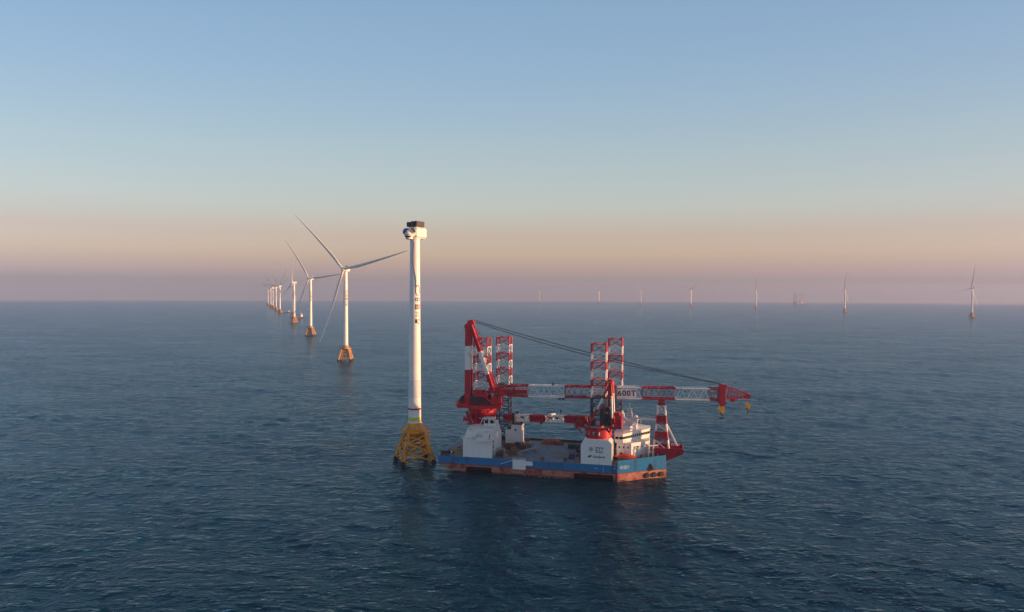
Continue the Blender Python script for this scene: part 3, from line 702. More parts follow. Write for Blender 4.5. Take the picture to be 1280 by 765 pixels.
# white boarding platform hung on the near side
m = MB(); m.box(32.8, 38.2, -1.3, -0.08, 2.7, 6.5); m.box(38.2, 41.0, -.8, -.08, 4.4, 6.0); bp_ = m.build('boarding_platform', 'white', V)
m = MB(); m.bar((27.5, -.5, 4.4), (32.8, -.6, 6.2), .45, .12); m.bar((27.5, -.9, 4.4), (32.8, -1.0, 6.2), .12, .12); m.rail([(32.8, -1.25, 6.5), (38.2, -1.25, 6.5)], 1.0, 1, .05); m.build('gangway', 'white', bp_)

# ------------------------------------------------------------------ main crane (own frame: x along the boom)
CR = math.atan(0.12)
MC = vthing('crane', 'tall red and white main crane with black ropes and a long boom lettered 600T', 'crane', (17.5, 8.0, 20.2), CR)
def Lz(z): return z - 20.2
m = MB(); m.lathe([(4.6, 0.0), (4.6, .8), (4.9, 1.0), (6.2, 4.2), (6.2, 5.6), (6.5, 5.8), (6.5, 6.4)], 36)
for k in range(12):
    a = R(30 * k); m.bar((4.9 * math.cos(a), 4.9 * math.sin(a), 1.0), (6.3 * math.cos(a), 6.3 * math.sin(a), 5.6), .4)
sr = m.build('slewing_ring', 'red', MC)
m = MB(); m.bar((-6.4, -4.5, 4.8), (-4.0, -6.0, -.5), .8); m.bar((-6.0, -5.2, -.4), (-1.0, -7.2, .6), .7, .5); m.box(-7.6, -4.6, -6.4, -4.8, 1.2, 2.4); m.bar((-7.4, -5, 2.4), (-1, -7.0, 5.6), .35); m.bar((-2, -7.2, .6), (-2, -7.0, 5.8), .3); m.bar((-4.6, -6.4, 1.4), (-4.6, -6.4, 5.6), .3)
m.box(-5.6, 1.8, -7.4, -6.6, .2, .55); m.rail([(-5.6, -7.3, .55), (1.8, -7.3, .55)], 1.1, 1.2, .06); m.build('access_stair', 'red', sr)
m = MB(); m.box(-10.4, 8.6, -5.4, 5.4, 6.42, 7.7); m.box(-10.8, -6.0, -6.2, 6.2, 7.7, 8.1)
m.rail([(-10.7, -6.1, 8.1), (-6, -6.1, 8.1)], 1.2, 1.2, .06); m.rail([(-6, -5.3, 7.7), (8.5, -5.3, 7.7)], 1.2, 1.4, .06); m.rail([(-10.7, -6.1, 8.1), (-10.7, 6.1, 8.1)], 1.2, 1.2, .06)
tt = m.build('turntable_frame', 'red', MC)
m = MB(); m.box(-5.0, 3.2, -4.6, 4.6, 7.72, 11.0); m.box(-9.8, -7.6, -4.0, 4.0, 8.12, 9.9); m.tube((-2.4, -5.0, 9.4), (-2.4, 5.0, 9.4), 1.7, 1.7, 18); m.tube((1.6, -5.0, 9.2), (1.6, 5.0, 9.2), 1.5, 1.5, 18); m.tube((-8.2, -4.6, 10.6), (-8.2, 4.6, 10.6), .9, .9, 14)
m.build('winch_house', 'dark', MC)
m = MB(); m.box(-3.6, 2.4, -3.8, 3.8, 11.02, 12.8); m.box(-2.8, .6, -3.2, 3.2, 12.8, 13.9); m.build('engine_cover', 'red', MC)
m = MB(); m.box(4.0, 8.4, -5.0, -1.6, 7.72, 11.4); m.box(4.2, 8.2, 1.6, 5.0, 7.72, 11.4); m.profile([(3.2, 12.6), (9.4, 11.4), (9.4, 14.2), (5.0, 15.2)], -2.4, 2.4); m.bar((0.5, -4.9, 12.2), (5.4, -5.1, 7.9), .5); m.build('boom_foot_bracket', 'red', MC)
# white operator cabin
m = MB(); m.box(1.2, 6.4, -8.2, -5.0, -.6, -.2); m.box(1.6, 6.0, -7.8, -5.2, -.2, 2.6); m.box(1.2, 6.4, -8.3, -4.9, 2.6, 2.95); m.bar((-.6, -8.0, 2.7), (6.8, -8.0, 2.7), .2, .12); m.bar((-.2, -8.0, -.4), (1.2, -8.0, 2.6), .25); m.bar((6.4, -8.2, -.6), (6.4, -8.2, 3.4), .14)
cb = m.build('operator_cabin', 'white', MC)
m = MB(); m.box(1.9, 3.4, -7.84, -7.8, .6, 2.0); m.box(4.2, 5.7, -7.84, -7.8, .6, 2.0); m.box(6.0, 6.04, -7.4, -5.8, .6, 2.0); m.build('window', 'glass', cb)
# A-frame: thick upright rear legs and slanting front legs
AT = Lz(61.5)
for s in (-1, 1):
    for nm, p, q, wv in (('mast_leg', (-6.2, s * 3.0, 7.7), (-6.2, s * 1.9, AT), 2.35), ('front_leg', (5.0, s * 3.6, Lz(33.6)), (-5.0, s * 2.1, AT + .2), 1.7)):
        m = MB(); P, Q = Vector(p), Vector(q)
        cuts = (0, .44, .74, 1) if nm == 'mast_leg' else (0, .26, .60, 1)
        for k in range(3):
            a_, b_ = P.lerp(Q, cuts[k]), P.lerp(Q, cuts[k + 1]); m.bar(a_, b_, wv, wv * .8, 1 if k == 1 else 0)
        m.build(nm, ['red', 'white'], MC)
m = MB()
for k in range(9):
    t = k / 9; z = .06 + t * .9; a = Vector((5.0, -3.6, Lz(33.6))).lerp(Vector((-4.8, -2.1, AT)), z); b_ = Vector((5.0, 3.6, Lz(33.6))).lerp(Vector((-4.8, 2.1, AT)), min(1, z + .09))
    m.bar(a, b_, .28, .28, 1 if .26 < z < .58 else 0); a.y *= -1; b_.y *= -1; m.bar(a, b_, .28, .28, 1 if .26 < z < .58 else 0)
    a.x += .9; m.bar(a + Vector((0.6, 0, 0)), a + Vector((-.6, 0, 2.2)), .35, .35, 1 if .26 < z < .58 else 0)
m.build('ladder_lacing', ['red', 'white'], MC)
m = MB(); m.box(-7.2, -4.6, -2.5, 2.5, AT - .6, AT + 1.0); m.tube((-5.0, -2.4, AT + 1.3), (-5.0, 2.4, AT + 1.3), 1.2, 1.2, 18); m.tube((-6.9, -2.2, AT - .4), (-6.9, 2.2, AT - .4), 1.0, 1.0, 16); m.tube((-4.4, -2.3, AT - 2.2), (-4.4, 2.3, AT - 2.2), .9, .9, 16); m.box(-8.2, -7.4, -2.4, 2.4, AT - 2.0, AT - 1.8); m.rail([(-8.1, -2.3, AT - 1.8), (-7.3, -2.3, AT - 1.8)], 1.1, .6, .05); m.box(-6.6, -5.2, -2.2, 2.2, AT + 1.0, AT + 2.2)
m.build('mast_head', 'red', MC)
# boom
ZB = Lz(33.8); bm = MB()
Bx = lambda u: (u - 17.5) * 1.0072
secs = [(Bx(20.5), Bx(31.0), 1.3, 1.8, 4, 0), (Bx(31.0), Bx(37.0), 4.4, 4.6, 2, 0), (Bx(37.0), Bx(52.6), 4.6, 4.6, 6, 1), (Bx(52.6), Bx(73.8), 4.6, 4.6, 8, 0), (Bx(73.8), Bx(84.6), 4.6, 4.6, 4, 1), (Bx(84.6), Bx(97.8), 4.6, 4.6, 5, 0), (Bx(97.8), Bx(111.8), 4.6, 4.6, 6, 1), (Bx(111.8), Bx(115.5), 4.6, 4.6, 2, 0)]
for i, (a, b_, h0, h1, n_, mi) in enumerate(secs):
    if i == 0: truss(bm, (a, 0, ZB), (b_, 0, ZB), 4.2, 1.4, 4.2, 4.4, n_, .34, .2, lambda k: 0)
    else: truss(bm, (a, 0, ZB), (b_, 0, ZB), 4.2, h0, 4.2, h1, n_, .33, .125, lambda k: mi)
bm.box(Bx(22), Bx(36.6), -1.9, 1.9, ZB - 1.2, ZB + .5, 0)
for u in (52.6, 73.8, 84.6, 97.8): bm.box(Bx(u) - .25, Bx(u) + .25, -2.45, 2.45, ZB + 2.1, ZB + 2.75, 0); bm.box(Bx(u) - .25, Bx(u) + .25, -2.45, 2.45, ZB - 2.75, ZB - 2.1, 0)
bm.box(Bx(53), Bx(97), -.5, .5, ZB - 2.55, ZB - 2.35, 0)
boom = bm.build('boom', ['red', 'white'], MC)
m = MB(); m.box(Bx(74.3), Bx(82.0), -2.68, -2.52, ZB - 1.75, ZB + 1.65); m.build('sign_board', 'white', boom)
m = MB(); m.box(Bx(61.6), Bx(68.2), -2.68, -2.52, ZB - 1.55, ZB + .5); m.build('sign_board', 'white', boom)
m = MB(); add_letters(m, '600T', 3.3, (Bx(78.1), -2.68, ZB - .05), (1, 0, 0), (0, 0, 1), .03, spacing=1.12); m.build('lettering', 'ink', boom)
m = MB(); add_letters(m, '中天科技', 1.5, (Bx(64.9), -2.68, ZB - .5), (1, 0, 0), (0, 0, 1), .03); m.build('lettering', 'ink', boom)
m = MB(); m.box(Bx(50.0), Bx(50.8), -2.9, -2.4, ZB - 3.3, ZB - 2.5); m.box(Bx(51.4), Bx(52.2), -2.9, -2.4, ZB - 3.3, ZB - 2.5); m.box(Bx(47), Bx(47.8), -.4, .4, ZB + 2.5, ZB + 3.6); m.build('floodlight', 'dark', boom)
hd = MB(); hx = Bx(115.5)
hd.box(hx + .3, hx + 2.5, -2.4, 2.4, ZB - 3.0, ZB + 3.2); hd.box(hx + .5, hx + 2.9, -2.0, 2.0, ZB + 3.2, ZB + 4.3); hd.tube((hx + 1.4, -3.0, ZB - 3.2), (hx + 1.4, 3.0, ZB - 3.2), 1.3, 1.3, 18)
for s in (-1, 1):
    y = s * 2.0; jx = Bx(127.4)
    hd.bar((hx + 2.4, y, ZB + 3.2), (hx + 6.2, y * .85, ZB + 2.4), .42); hd.bar((hx + 6.2, y * .85, ZB + 2.4), (jx, y * .5, ZB + .4), .36); hd.bar((hx + 2.4, y, ZB - 1.6), (jx, y * .5, ZB - 1.2), .38)
    for k in range(7):
        t0, t1 = k / 7, (k + .5) / 7; t2 = (k + 1) / 7
        f0 = lambda t: Vector((hx + 3 + (jx - hx - 3) * t, y * (1 - .5 * t), ZB - 1.6 + .4 * t)); f1 = lambda t: Vector((hx + 3 + (jx - hx - 3) * t, y * (1 - .5 * t), ZB + 3.2 - 2.8 * t - (.4 if .2 < t < .6 else 0)))
        hd.bar(f0(t0), f1(t1), .17); hd.bar(f1(t1), f0(t2), .17)
for k in range(6): t = k / 5; x = hx + 3.4 + (Bx(127) - hx - 3.4) * t; hd.bar((x, -2 + t, ZB - 1.5 + .4 * t), (x, 2 - t, ZB - 1.5 + .4 * t), .25)
hd.tube((Bx(127.3), -1.3, ZB - .6), (Bx(127.3), 1.3, ZB - .6), 1.0, 1.0, 16); hd.box(Bx(126.4), Bx(128.0), -1.1, 1.1, ZB - 1.2, ZB + .5); hd.box(Bx(120.4), Bx(122.0), -1.0, 1.0, ZB - 3.0, ZB - 1.9)
hd.build('boom_head', 'red', MC)
def hook(x, zt, zb, s):
    m = MB(); h = zb
    m.box(x - .95 * s, x + .95 * s, -1.1 * s, 1.1 * s, zb + 1.6 * s, zt); m.lathe([(.4 * s, zb + .8 * s), (1.2 * s, zb + 1.6 * s)], 14, (x, 0, 0)); m.tube((x, -1.3 * s, zt - .5 * s), (x, 1.3 * s, zt - .5 * s), 1.15 * s, 1.15 * s, 16)
    hb_ = m.build('hook_block', 'hook', MC)
    q = MB(); q.tube((x, 0, zb), (x, 0, zb + .9 * s), .3 * s, .35 * s, 8)
    q.polyline([(x + .75 * s * math.cos(a) , 0, zb - .55 * s + .75 * s * math.sin(a)) for a in [R(90 - 27 * k) for k in range(10)]], .24 * s, 8)
    q.build('hook', 'black', hb_); return hb_
hook(hx + 1.4, ZB - 5.6, ZB - 8.8, 1.05); hook(Bx(127.3), ZB - 4.0, ZB - 6.6, .78)
m = MB()
for y in (-.9, -.3, .3, .9): m.tube((hx + 1.0, y, ZB - 3.2), (hx + 1.0, y * .8, ZB - 6), .1, .08, 5); m.tube((hx + 1.9, y, ZB - 3.2), (hx + 1.9, y * .8, ZB - 6), .1, .08, 5)
for y in (-.5, .5): m.tube((Bx(127.3), y, ZB - 1.0), (Bx(127.3), y * .8, ZB - 4), .08, .08, 5)
m.build('hoist_rope', 'red', MC)
m = MB()
def sag(p, q, s, n=14): return [Vector(p).lerp(Vector(q), i / n) - Vector((0, 0, s * 4 * (i / n) * (1 - i / n))) for i in range(n + 1)]
for y, dz in ((-1.8, .0), (-1.0, .9), (1.0, .0), (1.8, .9)): m.polyline(sag((-4.8, y, AT + 2.5 - dz * .8), (hx + 1.6, y, ZB + 4.2), 1.2 + dz * 1.0), .075, 5)
m.build('luffing_rope', 'rope', MC)

# ------------------------------------------------------------------ small deck crane (own frame: x along its boom)
p0 = Vector((67.2, 7.2)); p1 = Vector((27.6, 30.0)); ang = math.atan2(p1.y - p0.y, p1.x - p0.x)
DC = vthing('crane', 'smaller red deck crane on the lettered bow pedestal, boom resting on a white column', 'crane', (67.2, 7.2, 16.2), ang)
m = MB(); m.lathe([(5.3, 0), (5.3, .5), (5.55, .7), (5.55, 4.6), (5.9, 4.7), (5.9, 5.1), (4.0, 5.1)], 40); rg = m.build('slewing_ring', 'red', DC)
m = MB(); m.lathe([(5.58, 4.75), (5.95, 4.72)], 40); m.lathe([(5.92, 4.72), (5.95, 5.16), (5.6, 5.16)], 40); m.build('ring_edge', 'grey', rg)
m = MB()
for k in range(5): a = R(40 + 22 * k); m.box(5.6 * math.cos(a) - .3, 5.6 * math.cos(a) + .3, 5.6 * math.sin(a) - .3, 5.6 * math.sin(a) + .3, 1.6, 2.9)
m.build('ring_bracket', 'grey', rg)
m = MB(); m.box(3.0, 9.2, -4.4, 4.4, 3.6, 4.5); m.box(-5.0, 3.0, -4.6, 4.6, 5.12, 5.7); m.rail([(3.2, 4.3, 4.5), (9.1, 4.3, 4.5), (9.1, -4.3, 4.5)], 1.1, 1, .06); m.bar((9, 4.2, 4), (4.6, 4.8, 1.6), .4); m.box(5, 8.6, 1.4, 4.0, 4.5, 6.2); m.build('turntable_frame', 'red', DC)
DI = Matrix.Rotation(-ang, 3, 'Z')
def D(u, v, z): return DI @ Vector((u - 67.2, v - 7.2, z - 16.2))     # vessel point in the crane's own frame
def dbox(m, u0, u1, v0, v1, z0, z1): m.hexa([D(u0, v0, z0), D(u1, v0, z0), D(u1, v1, z0), D(u0, v1, z0), D(u0, v0, z1), D(u1, v0, z1), D(u1, v1, z1), D(u0, v1, z1)])
m = MB(); dbox(m, 72.6, 77.0, 2.4, 10.2, 20.6, 21.6); dbox(m, 74.3, 77.0, 2.8, 9.8, 21.62, 25.8); dbox(m, 73.9, 76.0, 3.4, 9.2, 25.82, 26.9); m.tube(D(75.6, 2.2, 23.8), D(75.6, 2.8, 23.8), 1.2, 1.2, 18); m.bar(D(72.8, 3, 20.6), D(71.4, 5, 17.6), .5); m.build('winch_house', 'red', DC)
m = MB(); dbox(m, 68.2, 70.2, 2.9, 3.9, 21.32, 28.5); dbox(m, 70.9, 72.2, 4.6, 9.0, 21.32, 26.0); dbox(m, 64.8, 66.4, 2.6, 3.8, 21.32, 24.0); m.tube(D(71.4, 4.0, 28), D(71.4, 10.0, 28), .9, .9, 14); m.build('hoist_machinery', 'dark', DC)
AP = D(72.2, 7.2, 38.8)
for v0, v1 in ((2.6, 2.9), (11.8, 11.5)):
    m = MB(); P, Q = D(63.6, v0, 21.2), D(72.0, v1, 38.4)
    for t0, t1, mi, w_ in ((0, .42, 0, 1.15), (.42, .68, 1, .95), (.68, 1.0, 0, 1.0)): m.bar(P.lerp(Q, t0), P.lerp(Q, t1), w_, w_ * .85, mi)
    m.build('mast_leg', ['red', 'white'], DC)
    m = MB(); P, Q = D(73.4, v0, 21.6), D(72.7, v1, 38.6)
    for t0, t1, mi, w_ in ((0, .2, 0, .8), (.2, .72, 1, .62), (.72, 1.0, 0, .7)): m.bar(P.lerp(Q, t0), P.lerp(Q, t1), w_, w_ * .85, mi)
    m.build('rear_leg', ['red', 'white'], DC)
m = MB(); m.bar(D(72.3, 2.2, 38.6), D(72.3, 12.2, 38.6), 1.3, 1.3); m.tube(D(72.0, 6.2, 39.4), D(72.0, 8.2, 39.4), .9, .9, 14)
for v in (2.75, 11.65): m.bar(D(69.6, v, 33.2), D(72.9, v, 33.2), .55); m.bar(D(71.2, v, 36.4), D(72.7, v, 34.0), .4); m.bar(D(67.0, v, 28.0), D(73.1, v, 30.2), .35)
m.bar(D(72.6, 2.7, 33.2), D(72.6, 11.7, 33.2), .5); m.build('mast_head', 'red', DC)
m = MB(); L0, L1 = (5.6, 0, 22.6 - 16.2), (53.0, 0, 17.6 - 16.2); A, Bq = Vector(L0), Vector(L1)
for i, (t0, t1, mi, n_) in enumerate(((0, .24, 0, 4), (.24, .47, 1, 4), (.47, .66, 0, 3), (.66, .87, 1, 4), (.87, 1.0, 0, 3))):
    truss(m, A.lerp(Bq, t0), A.lerp(Bq, t1), 2.4, 2.7, 2.4, 2.7, n_, .3, .2, lambda k: mi, cross=True)
    if mi == 0: m.bar(A.lerp(Bq, t0 + .004), A.lerp(Bq, t1 - .004), 2.1, 2.0, 0)
m.box(24, 25.4, -1.5, 1.5, 5.9, 6.6, 1); db = m.build('boom', ['red', 'white'], DC)
m = MB()
for t in (.32, .40, .75): p = A.lerp(Bq, t); m.box(p.x - .8, p.x + .8, 1.42, 1.6, p.z + .1, p.z + .9)
p = A.lerp(Bq, .535); m.box(p.x - .4, p.x + .4, -.4, .4, p.z - 2.5, p.z - 1.5); m.build('floodlight', 'dark', db)
m = MB(); p = A.lerp(Bq, .30); m.bar((p.x, 0, p.z + 1.4), (p.x, 0, p.z + 2.6), .1); m.box(p.x - .25, p.x + .25, -.25, .25, p.z + 2.6, p.z + 3.8); m.build('boom_lamp', 'dark', db)
m = MB()
for y in (-.7, .7): m.polyline(sag((AP.x, AP.y + y, AP.z + .6), (52.0, y, L1[2] + 1.6), .8), .022, 4)
m.build('luffing_rope', 'rope', DC)

# ------------------------------------------------------------------ things standing on or hanging from the vessel
lb = vthing('lifeboat', 'orange enclosed lifeboat hung beside the white accommodation block', 'lifeboat', (78.6, 5.2, 8.6), R(6))
m = MB(); rings = []
for i in range(13):
    t = i / 12; x = -4.4 + 8.8 * t; w_ = max(.06, math.sin(math.pi * min(max(t, .02), .98)) ** .55); rings.append([(x, 1.35 * w_ * math.cos(a), .2 + (1.0 * w_ * math.sin(a) if math.sin(a) < 0 else .35 * math.sin(a)) + .25 * (2 * t - 1) ** 2) for a in [2 * math.pi * j / 14 for j in range(14)]])
m.loft(rings); m.build('boat_hull', 'lifeboat', lb)
m = MB(); rings = []
for i in range(11):
    t = i / 10; x = -3.6 + 7.0 * t; w_ = max(.1, math.sin(math.pi * min(max(t, .03), .97)) ** .5); rings.append([(x, 1.15 * w_ * math.cos(a), .55 + 1.05 * w_ * max(0, math.sin(a))) for a in [math.pi * j / 10 for j in range(11)]])
m.loft(rings); m.box(-2.6, -1.3, -.5, .5, 1.5, 2.05); cp = m.build('canopy', 'lifeboat', lb)
m = MB(); m.box(-2.62, -2.6, -.35, .35, 1.62, 1.95); m.box(-2.4, -1.5, -.52, -.5, 1.65, 1.95); m.build('window', 'glass', cp)
ld = vthing('lifeboat_davit', 'white davit arms holding the orange lifeboat outboard', 'davit', (78.6, 7.2, 7.5), R(6))
for s in (-2.9, 2.9):
    m = MB(); m.bar((s, .8, 0), (s, .4, 4.0), .35); m.bar((s, .4, 4.0), (s, -2.0, 4.6), .3); m.bar((s, .9, .3), (s, -1.4, .4), .3); m.tube((s, -2.0, 4.5), (s, -2.0, 2.7), .05, .05, 5); m.build('davit_arm', 'white', ld)

def heap(name, label, cat, loc, dims, mname, seed, rz=0, group=None):
    rnd = random.Random(seed); m = MB(); n, k = 18, 6; rings = []; ph = [rnd.random() * 6.28 for _ in range(4)]
    for j in range(k + 1):
        t = j / k; rr = math.cos(t * math.pi / 2) ** .45 if j < k else 0.04
        rings.append([((dims[0] / 2) * rr * math.cos(a) * (1 + .12 * math.sin(3 * a + ph[0]) + .07 * math.sin(5 * a + ph[1] + t * 3)), (dims[1] / 2) * rr * math.sin(a) * (1 + .1 * math.sin(2 * a + ph[2])), dims[2] * (t ** .9) * (1 + .12 * math.sin(2 * a + ph[3]) * (1 - t))) for a in [2 * math.pi * i / n for i in range(n)]])
    m.loft(rings, 0, False)
    o = m.build(name, mname); o.matrix_world = VM @ Matrix.Translation(loc) @ Matrix.Rotation(rz, 4, 'Z'); return tag(o, label, cat, group)
def single(name, label, cat, mb, mats, loc, rz=0.0, group=None):
    o = mb.build(name, mats); o.matrix_world = VM @ Matrix.Translation(loc) @ Matrix.Rotation(rz, 4, 'Z'); return tag(o, label, cat, group)
DK = 6.27
heap('tarpaulin_heap', 'long orange brown tarpaulin heap at the far edge of the open deck', 'tarpaulin', (42.6, 34.2, DK), (9.6, 4.0, 2.5), 'cargo', 3)
heap('tarpaulin_heap', 'small brown tarpaulin heap tucked against the right end of the long one', 'tarpaulin', (47.0, 33.2, DK), (3.4, 3.0, 1.7), 'brown', 8)
heap('tarpaulin_heap', 'yellowish tan tarpaulin heap on the stern deck left of the big pedestal', 'tarpaulin', (6.2, 5.5, DK), (6.6, 4.4, 2.3), 'tarp', 5)
m = MB(); m.bar((-3.2, 0, .5), (3.2, .6, 3.6), 1.0, .5); m.bar((-3.2, 1.6, .5), (3.2, 2.2, 3.6), .5, .5)
for k in range(6): m.bar((-2.8 + k * 1.1, 0, .8 + k * .5), (-2.8 + k * 1.1, 1.8, .8 + k * .5), .2)
m.box(2.2, 3.2, -.2, 2.4, 0, 3.2); single('gangway_ramp', 'rusty brown ramp sloping up behind the tan heap on the stern', 'ramp', m, 'brown', (7.2, 10.5, DK))
def winch():
    t = vthing('mooring_winch', 'x', 'winch'); m = MB(); m.box(-1.2, 1.2, -1.0, 1.0, 0, .35); m.box(-1.2, -.9, -.8, .8, .35, 1.7); m.box(.9, 1.2, -.8, .8, .35, 1.7); m.build('frame', 'dark', t)
    m = MB(); m.tube((-.88, 0, 1.1), (.88, 0, 1.1), .75, .75, 16); m.tube((1.22, 0, 1.1), (1.7, 0, 1.1), .35, .3, 12); m.build('drum', 'dark', t); return t
w0 = winch(); w0.location = VM @ Vector((2.0, 1.6, DK)); w0['label'] = 'black mooring winch at the near stern corner beside the pale hose'; w0['group'] = 'mooring winches on the deck'
for x, y, rz, lab in ((4.4, 2.6, 0.3, 'black mooring winch just in front of the tan tarpaulin heap'), (26.0, 3.4, 1.2, 'dark winch on deck at the foot of the big pedestal'), (85.6, 9.6, .5, 'dark winch on the foredeck in front of the bridge')):
    w = copy_tree(w0); w.location = VM @ Vector((x, y, DK if x < 75 else 7.48)); w.rotation_euler.z = VYAW + rz; w['label'] = lab
m = MB(); m.polyline([(2.4 * math.cos(a) * .5, 0, 3.4 * math.sin(a)) for a in [math.pi * k / 14 for k in range(15)]], .16, 8); m.polyline([(-1.2, 0, 0), (-2.6, .4, -1.4), (-3.0, .6, -3.2)], .14, 8)
single('hose', 'pale curved hose looping up at the stern corner', 'hose', m, 'hose', (.2, 3.0, DK - .1))
m = MB(); m.ball((0, 0, 0), .38, 12, 8); m.tube((0, 0, -1.6), (0, 0, -.3), .08, .08, 6); single('deck_lamp', 'small white globe lamp on a post on the stern deck', 'lamp', m, 'white', (5.6, 1.2, DK + 1.6))
def container(name, label, cat, loc, dims, mname, rz=0, group=None):
    t = vthing(name, label, cat, loc, rz, group); x, y, z = dims[0] / 2, dims[1] / 2, dims[2]
    m = MB(); m.box(-x + .1, x - .1, -y + .1, y - .1, .12, z - .1)
    k = int(dims[0] / .35)
    for i in range(k): m.box(-x + .2 + i * .35, -x + .36 + i * .35, -y + .04, -y + .1, .25, z - .25)
    m.build('body', mname, t)
    m = MB()
    for sx in (-1, 1):
        for sy in (-1, 1): m.bar((sx * (x - .06), sy * (y - .06), 0), (sx * (x - .06), sy * (y - .06), z), .16)
    for zz in (.08, z - .06):
        for s in (-1, 1): m.bar((-x, s * (y - .06), zz), (x, s * (y - .06), zz), .15); m.bar((s * (x - .06), -y, zz), (s * (x - .06), y, zz), .15)
    m.build('frame', mname, t)
    m = MB(); m.box(x - .1, x - .03, -y + .2, -.03, .25, z - .2); m.box(x - .1, x - .03, .03, y - .2, .25, z - .2); m.build('door', mname, t); return t
container('container', 'dark green container at the far side near the small crane pedestal', 'container', (54.6, 27.5, DK), (5.6, 2.4, 1.9), 'green')
container('container', 'grey white container under the white boom rest column', 'container', (34.2, 27.5, DK), (2.4, 2.2, 1.6), 'grey', .2)
container('container', 'rusty brown basket container between the big pedestal and the column', 'container', (26.6, 19.0, DK), (5.0, 2.4, 2.4), 'brown', .1)
container('container', 'small dark container in front of the column foot', 'container', (30.0, 22.5, DK), (3.0, 2.4, 2.2), 'violet', -.2)
m = MB(); m.box(-2.6, 2.6, -1.1, 1.1, 0, .9); m.box(-2.2, .4, -1.0, 1.0, .9, 1.9); m.tube((1.4, -1.2, 1.3), (1.4, 1.2, 1.3), .8, .8, 14); m.bar((-2.4, 0, 1.9), (2.4, 0, 2.6), .3)
single('generator', 'dark blue winch machine left of the lettered pedestal', 'machine', m, 'violet', (57.2, 8.5, DK), .1)
m = MB(); m.box(-1, 1, -.8, .8, 0, 1.3); m.box(-.8, .8, -.6, .6, 1.3, 1.7); single('crate', 'orange wooden crate at the foot of the lettered pedestal', 'crate', m, 'tarp', (58.9, 4.0, DK))
m = MB(); m.box(-1.6, 1.6, -1.2, 1.2, 0, 2.6); m.tube((-1.0, 0, 2.6), (-1.0, 0, 4.0), .5, .5, 12); m.bar((.6, -1.2, 2.6), (.6, 1.2, 3.6), .2); single('pump_unit', 'dark machinery unit tucked behind the small crane pedestal', 'machine', m, 'dark', (58.6, 14.5, DK), .15)
m = MB()
for k in range(5): m.tube((-4.5, -1.0 + k * .5, .25), (4.5, -1.0 + k * .5, .25), .22, .22, 8)
for k in range(3): m.tube((-4.2, -.75 + k * .5, .66), (4.2, -.75 + k * .5, .66), .22, .22, 8)
single('pipe_stack', 'rusty stack of pipes on the near deck edge right of the big pedestal', 'pipes', m, 'brown', (30.2, 9.0, DK), .35)
m = MB(); m.bar((-4.4, 0, .3), (4.4, 0, 2.2), .35, .35); m.bar((-4.4, 1.2, .3), (4.4, 1.2, 2.2), .35, .35)
for k in range(9): m.bar((-4 + k, 0, .4 + k * .21), (-4 + k, 1.2, .4 + k * .21), .18)
m.box(3.6, 4.4, -.2, 1.4, 0, 2.1); single('walkway', 'grey sloping walkway laid across the left deck', 'walkway', m, 'grey', (36.2, 14.0, DK), .45)
def frame_rack(loc, rz, lab, mname):
    t = vthing('lifting_frame', lab, 'lifting frame', loc, rz, 'lifting frames on the left deck'); m = MB()
    for sx in (-1, 1):
        for sy in (-1, 1): m.bar((sx * 1.8, sy * 1.1, 0), (sx * 1.5, sy * .9, 2.6), .25)
        m.bar((sx * 1.5, -.9, 2.6), (sx * 1.5, .9, 2.6), .25); m.bar((sx * 1.8, -1.1, .8), (sx * 1.5, 1.0, 2.2), .18)
    m.bar((-1.5, .9, 2.6), (1.5, .9, 2.6), .25); m.bar((-1.5, -.9, 2.6), (1.5, -.9, 2.6), .25); m.build('frame', mname, t)
    m = MB(); m.box(-1.4, 1.4, -.8, .8, .3, 1.3); m.tube((-1, 0, 1.6), (1, 0, 1.6), .5, .5, 12); m.build('load', 'tarp' if mname != 'tarp' else 'brown', t)
frame_rack((25.6, 8.0, DK), .1, 'pale lifting frame on deck directly right of the big pedestal', 'grey')
frame_rack((29.6, 14.6, DK), .5, 'rusty red lifting frame behind the pipe stack', 'brown')
frame_rack((33.2, 19.6, DK), -.3, 'tan lifting frame near the small dark container', 'tarp')
for k, (x, y, lab) in enumerate(((28.0, 5.2, 'tan sack pile near the deck edge beside the pale frame'), (33.5, 8.5, 'tan sack pile behind the white boarding platform'))):
    heap('sack_pile', lab, 'sacks', (x, y, DK), (3.0, 2.4, 1.3), 'tarp', 20 + k)

container('container', 'rusty red half-height container beside the far jacking house on the left', 'container', (29.0, 35.5, DK), (6.0, 2.4, 1.5), 'brown', .05)
container('container', 'blue container standing far right, half hidden behind the lettered pedestal', 'container', (60.2, 33.5, DK), (6.0, 2.4, 2.5), 'violet', 0)
container('container', 'grey tool container by the foot of the right far leg', 'container', (66.0, 30.0, DK), (3.0, 2.4, 2.5), 'grey', .1)
m = MB(); m.box(-3.0, 3.0, -2.0, 2.0, 0, .5)
for k in range(5): m.bar((-2.6 + k * 1.3, -2, .5), (-2.6 + k * 1.3, -2, 1.8), .18); m.bar((-2.6 + k * 1.3, 2, .5), (-2.6 + k * 1.3, 2, 1.8), .18); m.bar((-2.6 + k * 1.3, -2, 1.75), (-2.6 + k * 1.3, 2, 1.75), .16)
m.bar((-3, -2, 1.2), (3, -2, 1.2), .14); single('steel_rack', 'rusty steel rack lying in the middle of the left deck', 'rack', m, 'brown', (31.6, 25.0, DK), .3)
for k, lab in enumerate(('dark cable reel nearest the boarding platform on the near deck edge', 'dark cable reel nearest the lettered pedestal on the near deck edge')):
    m = MB(); m.lathe([(.2, 0), (1.05, .02), (1.05, .16), (.55, .2), (.55, .95), (1.05, 1.0), (1.05, 1.14), (.2, 1.16)], 18)
    single('cable_reel', lab, 'reel', m, 'dark' if k else 'brown', (44.5 + k * 9.5, 2.6 + k, DK), .1)

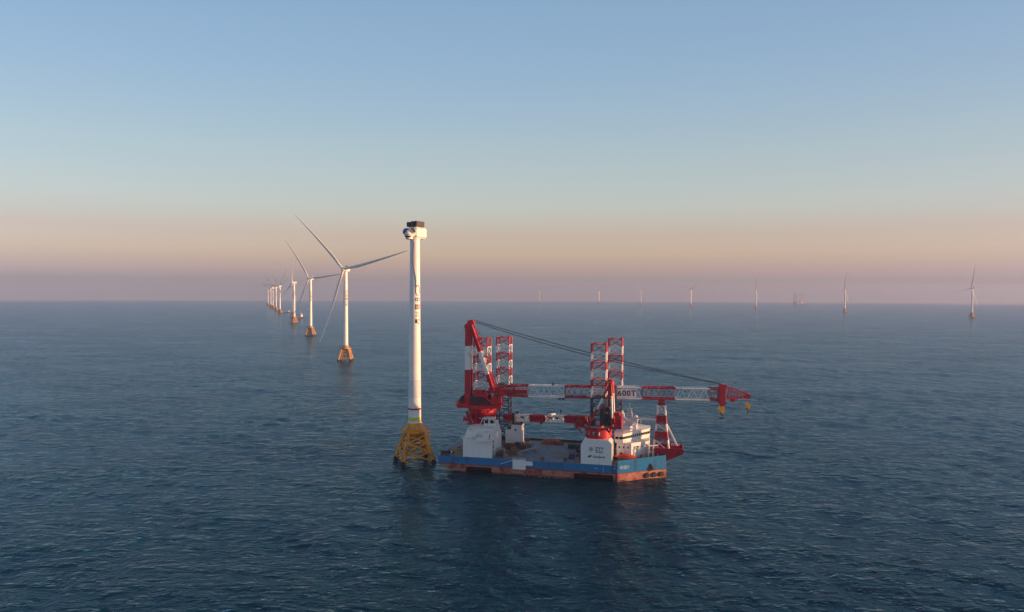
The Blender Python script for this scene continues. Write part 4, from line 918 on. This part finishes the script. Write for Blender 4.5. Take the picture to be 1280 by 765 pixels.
# ------------------------------------------------------------------ far ships and the hazy platform
def ship(x, y, rz, L, lab):
    t = thing('supply_ship', lab, 'ship', (x, y, 0), rz, 'small ships near the left turbine row'); s = L / 40
    m = MB(); m.prism([(-20 * s, -4 * s), (14 * s, -4 * s), (21 * s, 0), (14 * s, 4 * s), (-20 * s, 4 * s)], -1, 3.2 * s); m.prism([(9 * s, -4 * s), (14 * s, -4 * s), (22 * s, 0), (14 * s, 4 * s), (9 * s, 4 * s)], 3.21 * s, 4.6 * s); m.build('hull', 'ship_hull', t)
    m = MB(); m.box(4 * s, 12 * s, -3.4 * s, 3.4 * s, 4.62 * s, 9.5 * s); m.box(6 * s, 11.5 * s, -3.2 * s, 3.2 * s, 9.52 * s, 13 * s); wh = m.build('wheelhouse', 'white', t)
    m = MB(); m.box(5.9 * s, 11.6 * s, -3.3 * s, 3.3 * s, 10.8 * s, 12 * s); m.build('window', 'glass', wh)
    m = MB(); m.tube((7 * s, 0, 13 * s), (7 * s, 0, 20 * s), .4 * s, .2 * s, 8); m.bar((7 * s, -2 * s, 17 * s), (7 * s, 2 * s, 17 * s), .3 * s); m.build('mast', 'white', t); return t
ship(-872, 2650, R(20), 30, 'tiny white service ship on the water just left of the third and fourth turbines')
ship(-640, 2050, R(70), 44, 'dark service ship with white wheelhouse right behind the third turbine tower')
pf = thing('offshore_platform', 'very faint hazy jack-up platform on the horizon between two right turbines', 'platform', (2305, 5480, 0), R(15))
m = MB(); m.box(-40, 40, -20, 20, 8, 14); m.build('hull', 'grey', pf)
for x in (-36, 30):
    for y in (-15, 15): m = MB(); truss(m, (x, y, -5), (x, y, 95), 6, 6, 6, 6, 12, .4, .22, lambda k: 0); m.build('leg', 'grey', pf)
m = MB(); m.box(10, 28, -14, 14, 14.1, 26); m.build('accommodation', 'white', pf)
m = MB(); truss(m, (-20, 0, 14), (-42, 0, 70), 4, 4, 2, 2, 10, .3, .2, lambda k: 0); m.box(-25, -15, -5, 5, 14.1, 22); m.build('crane', 'grey', pf)
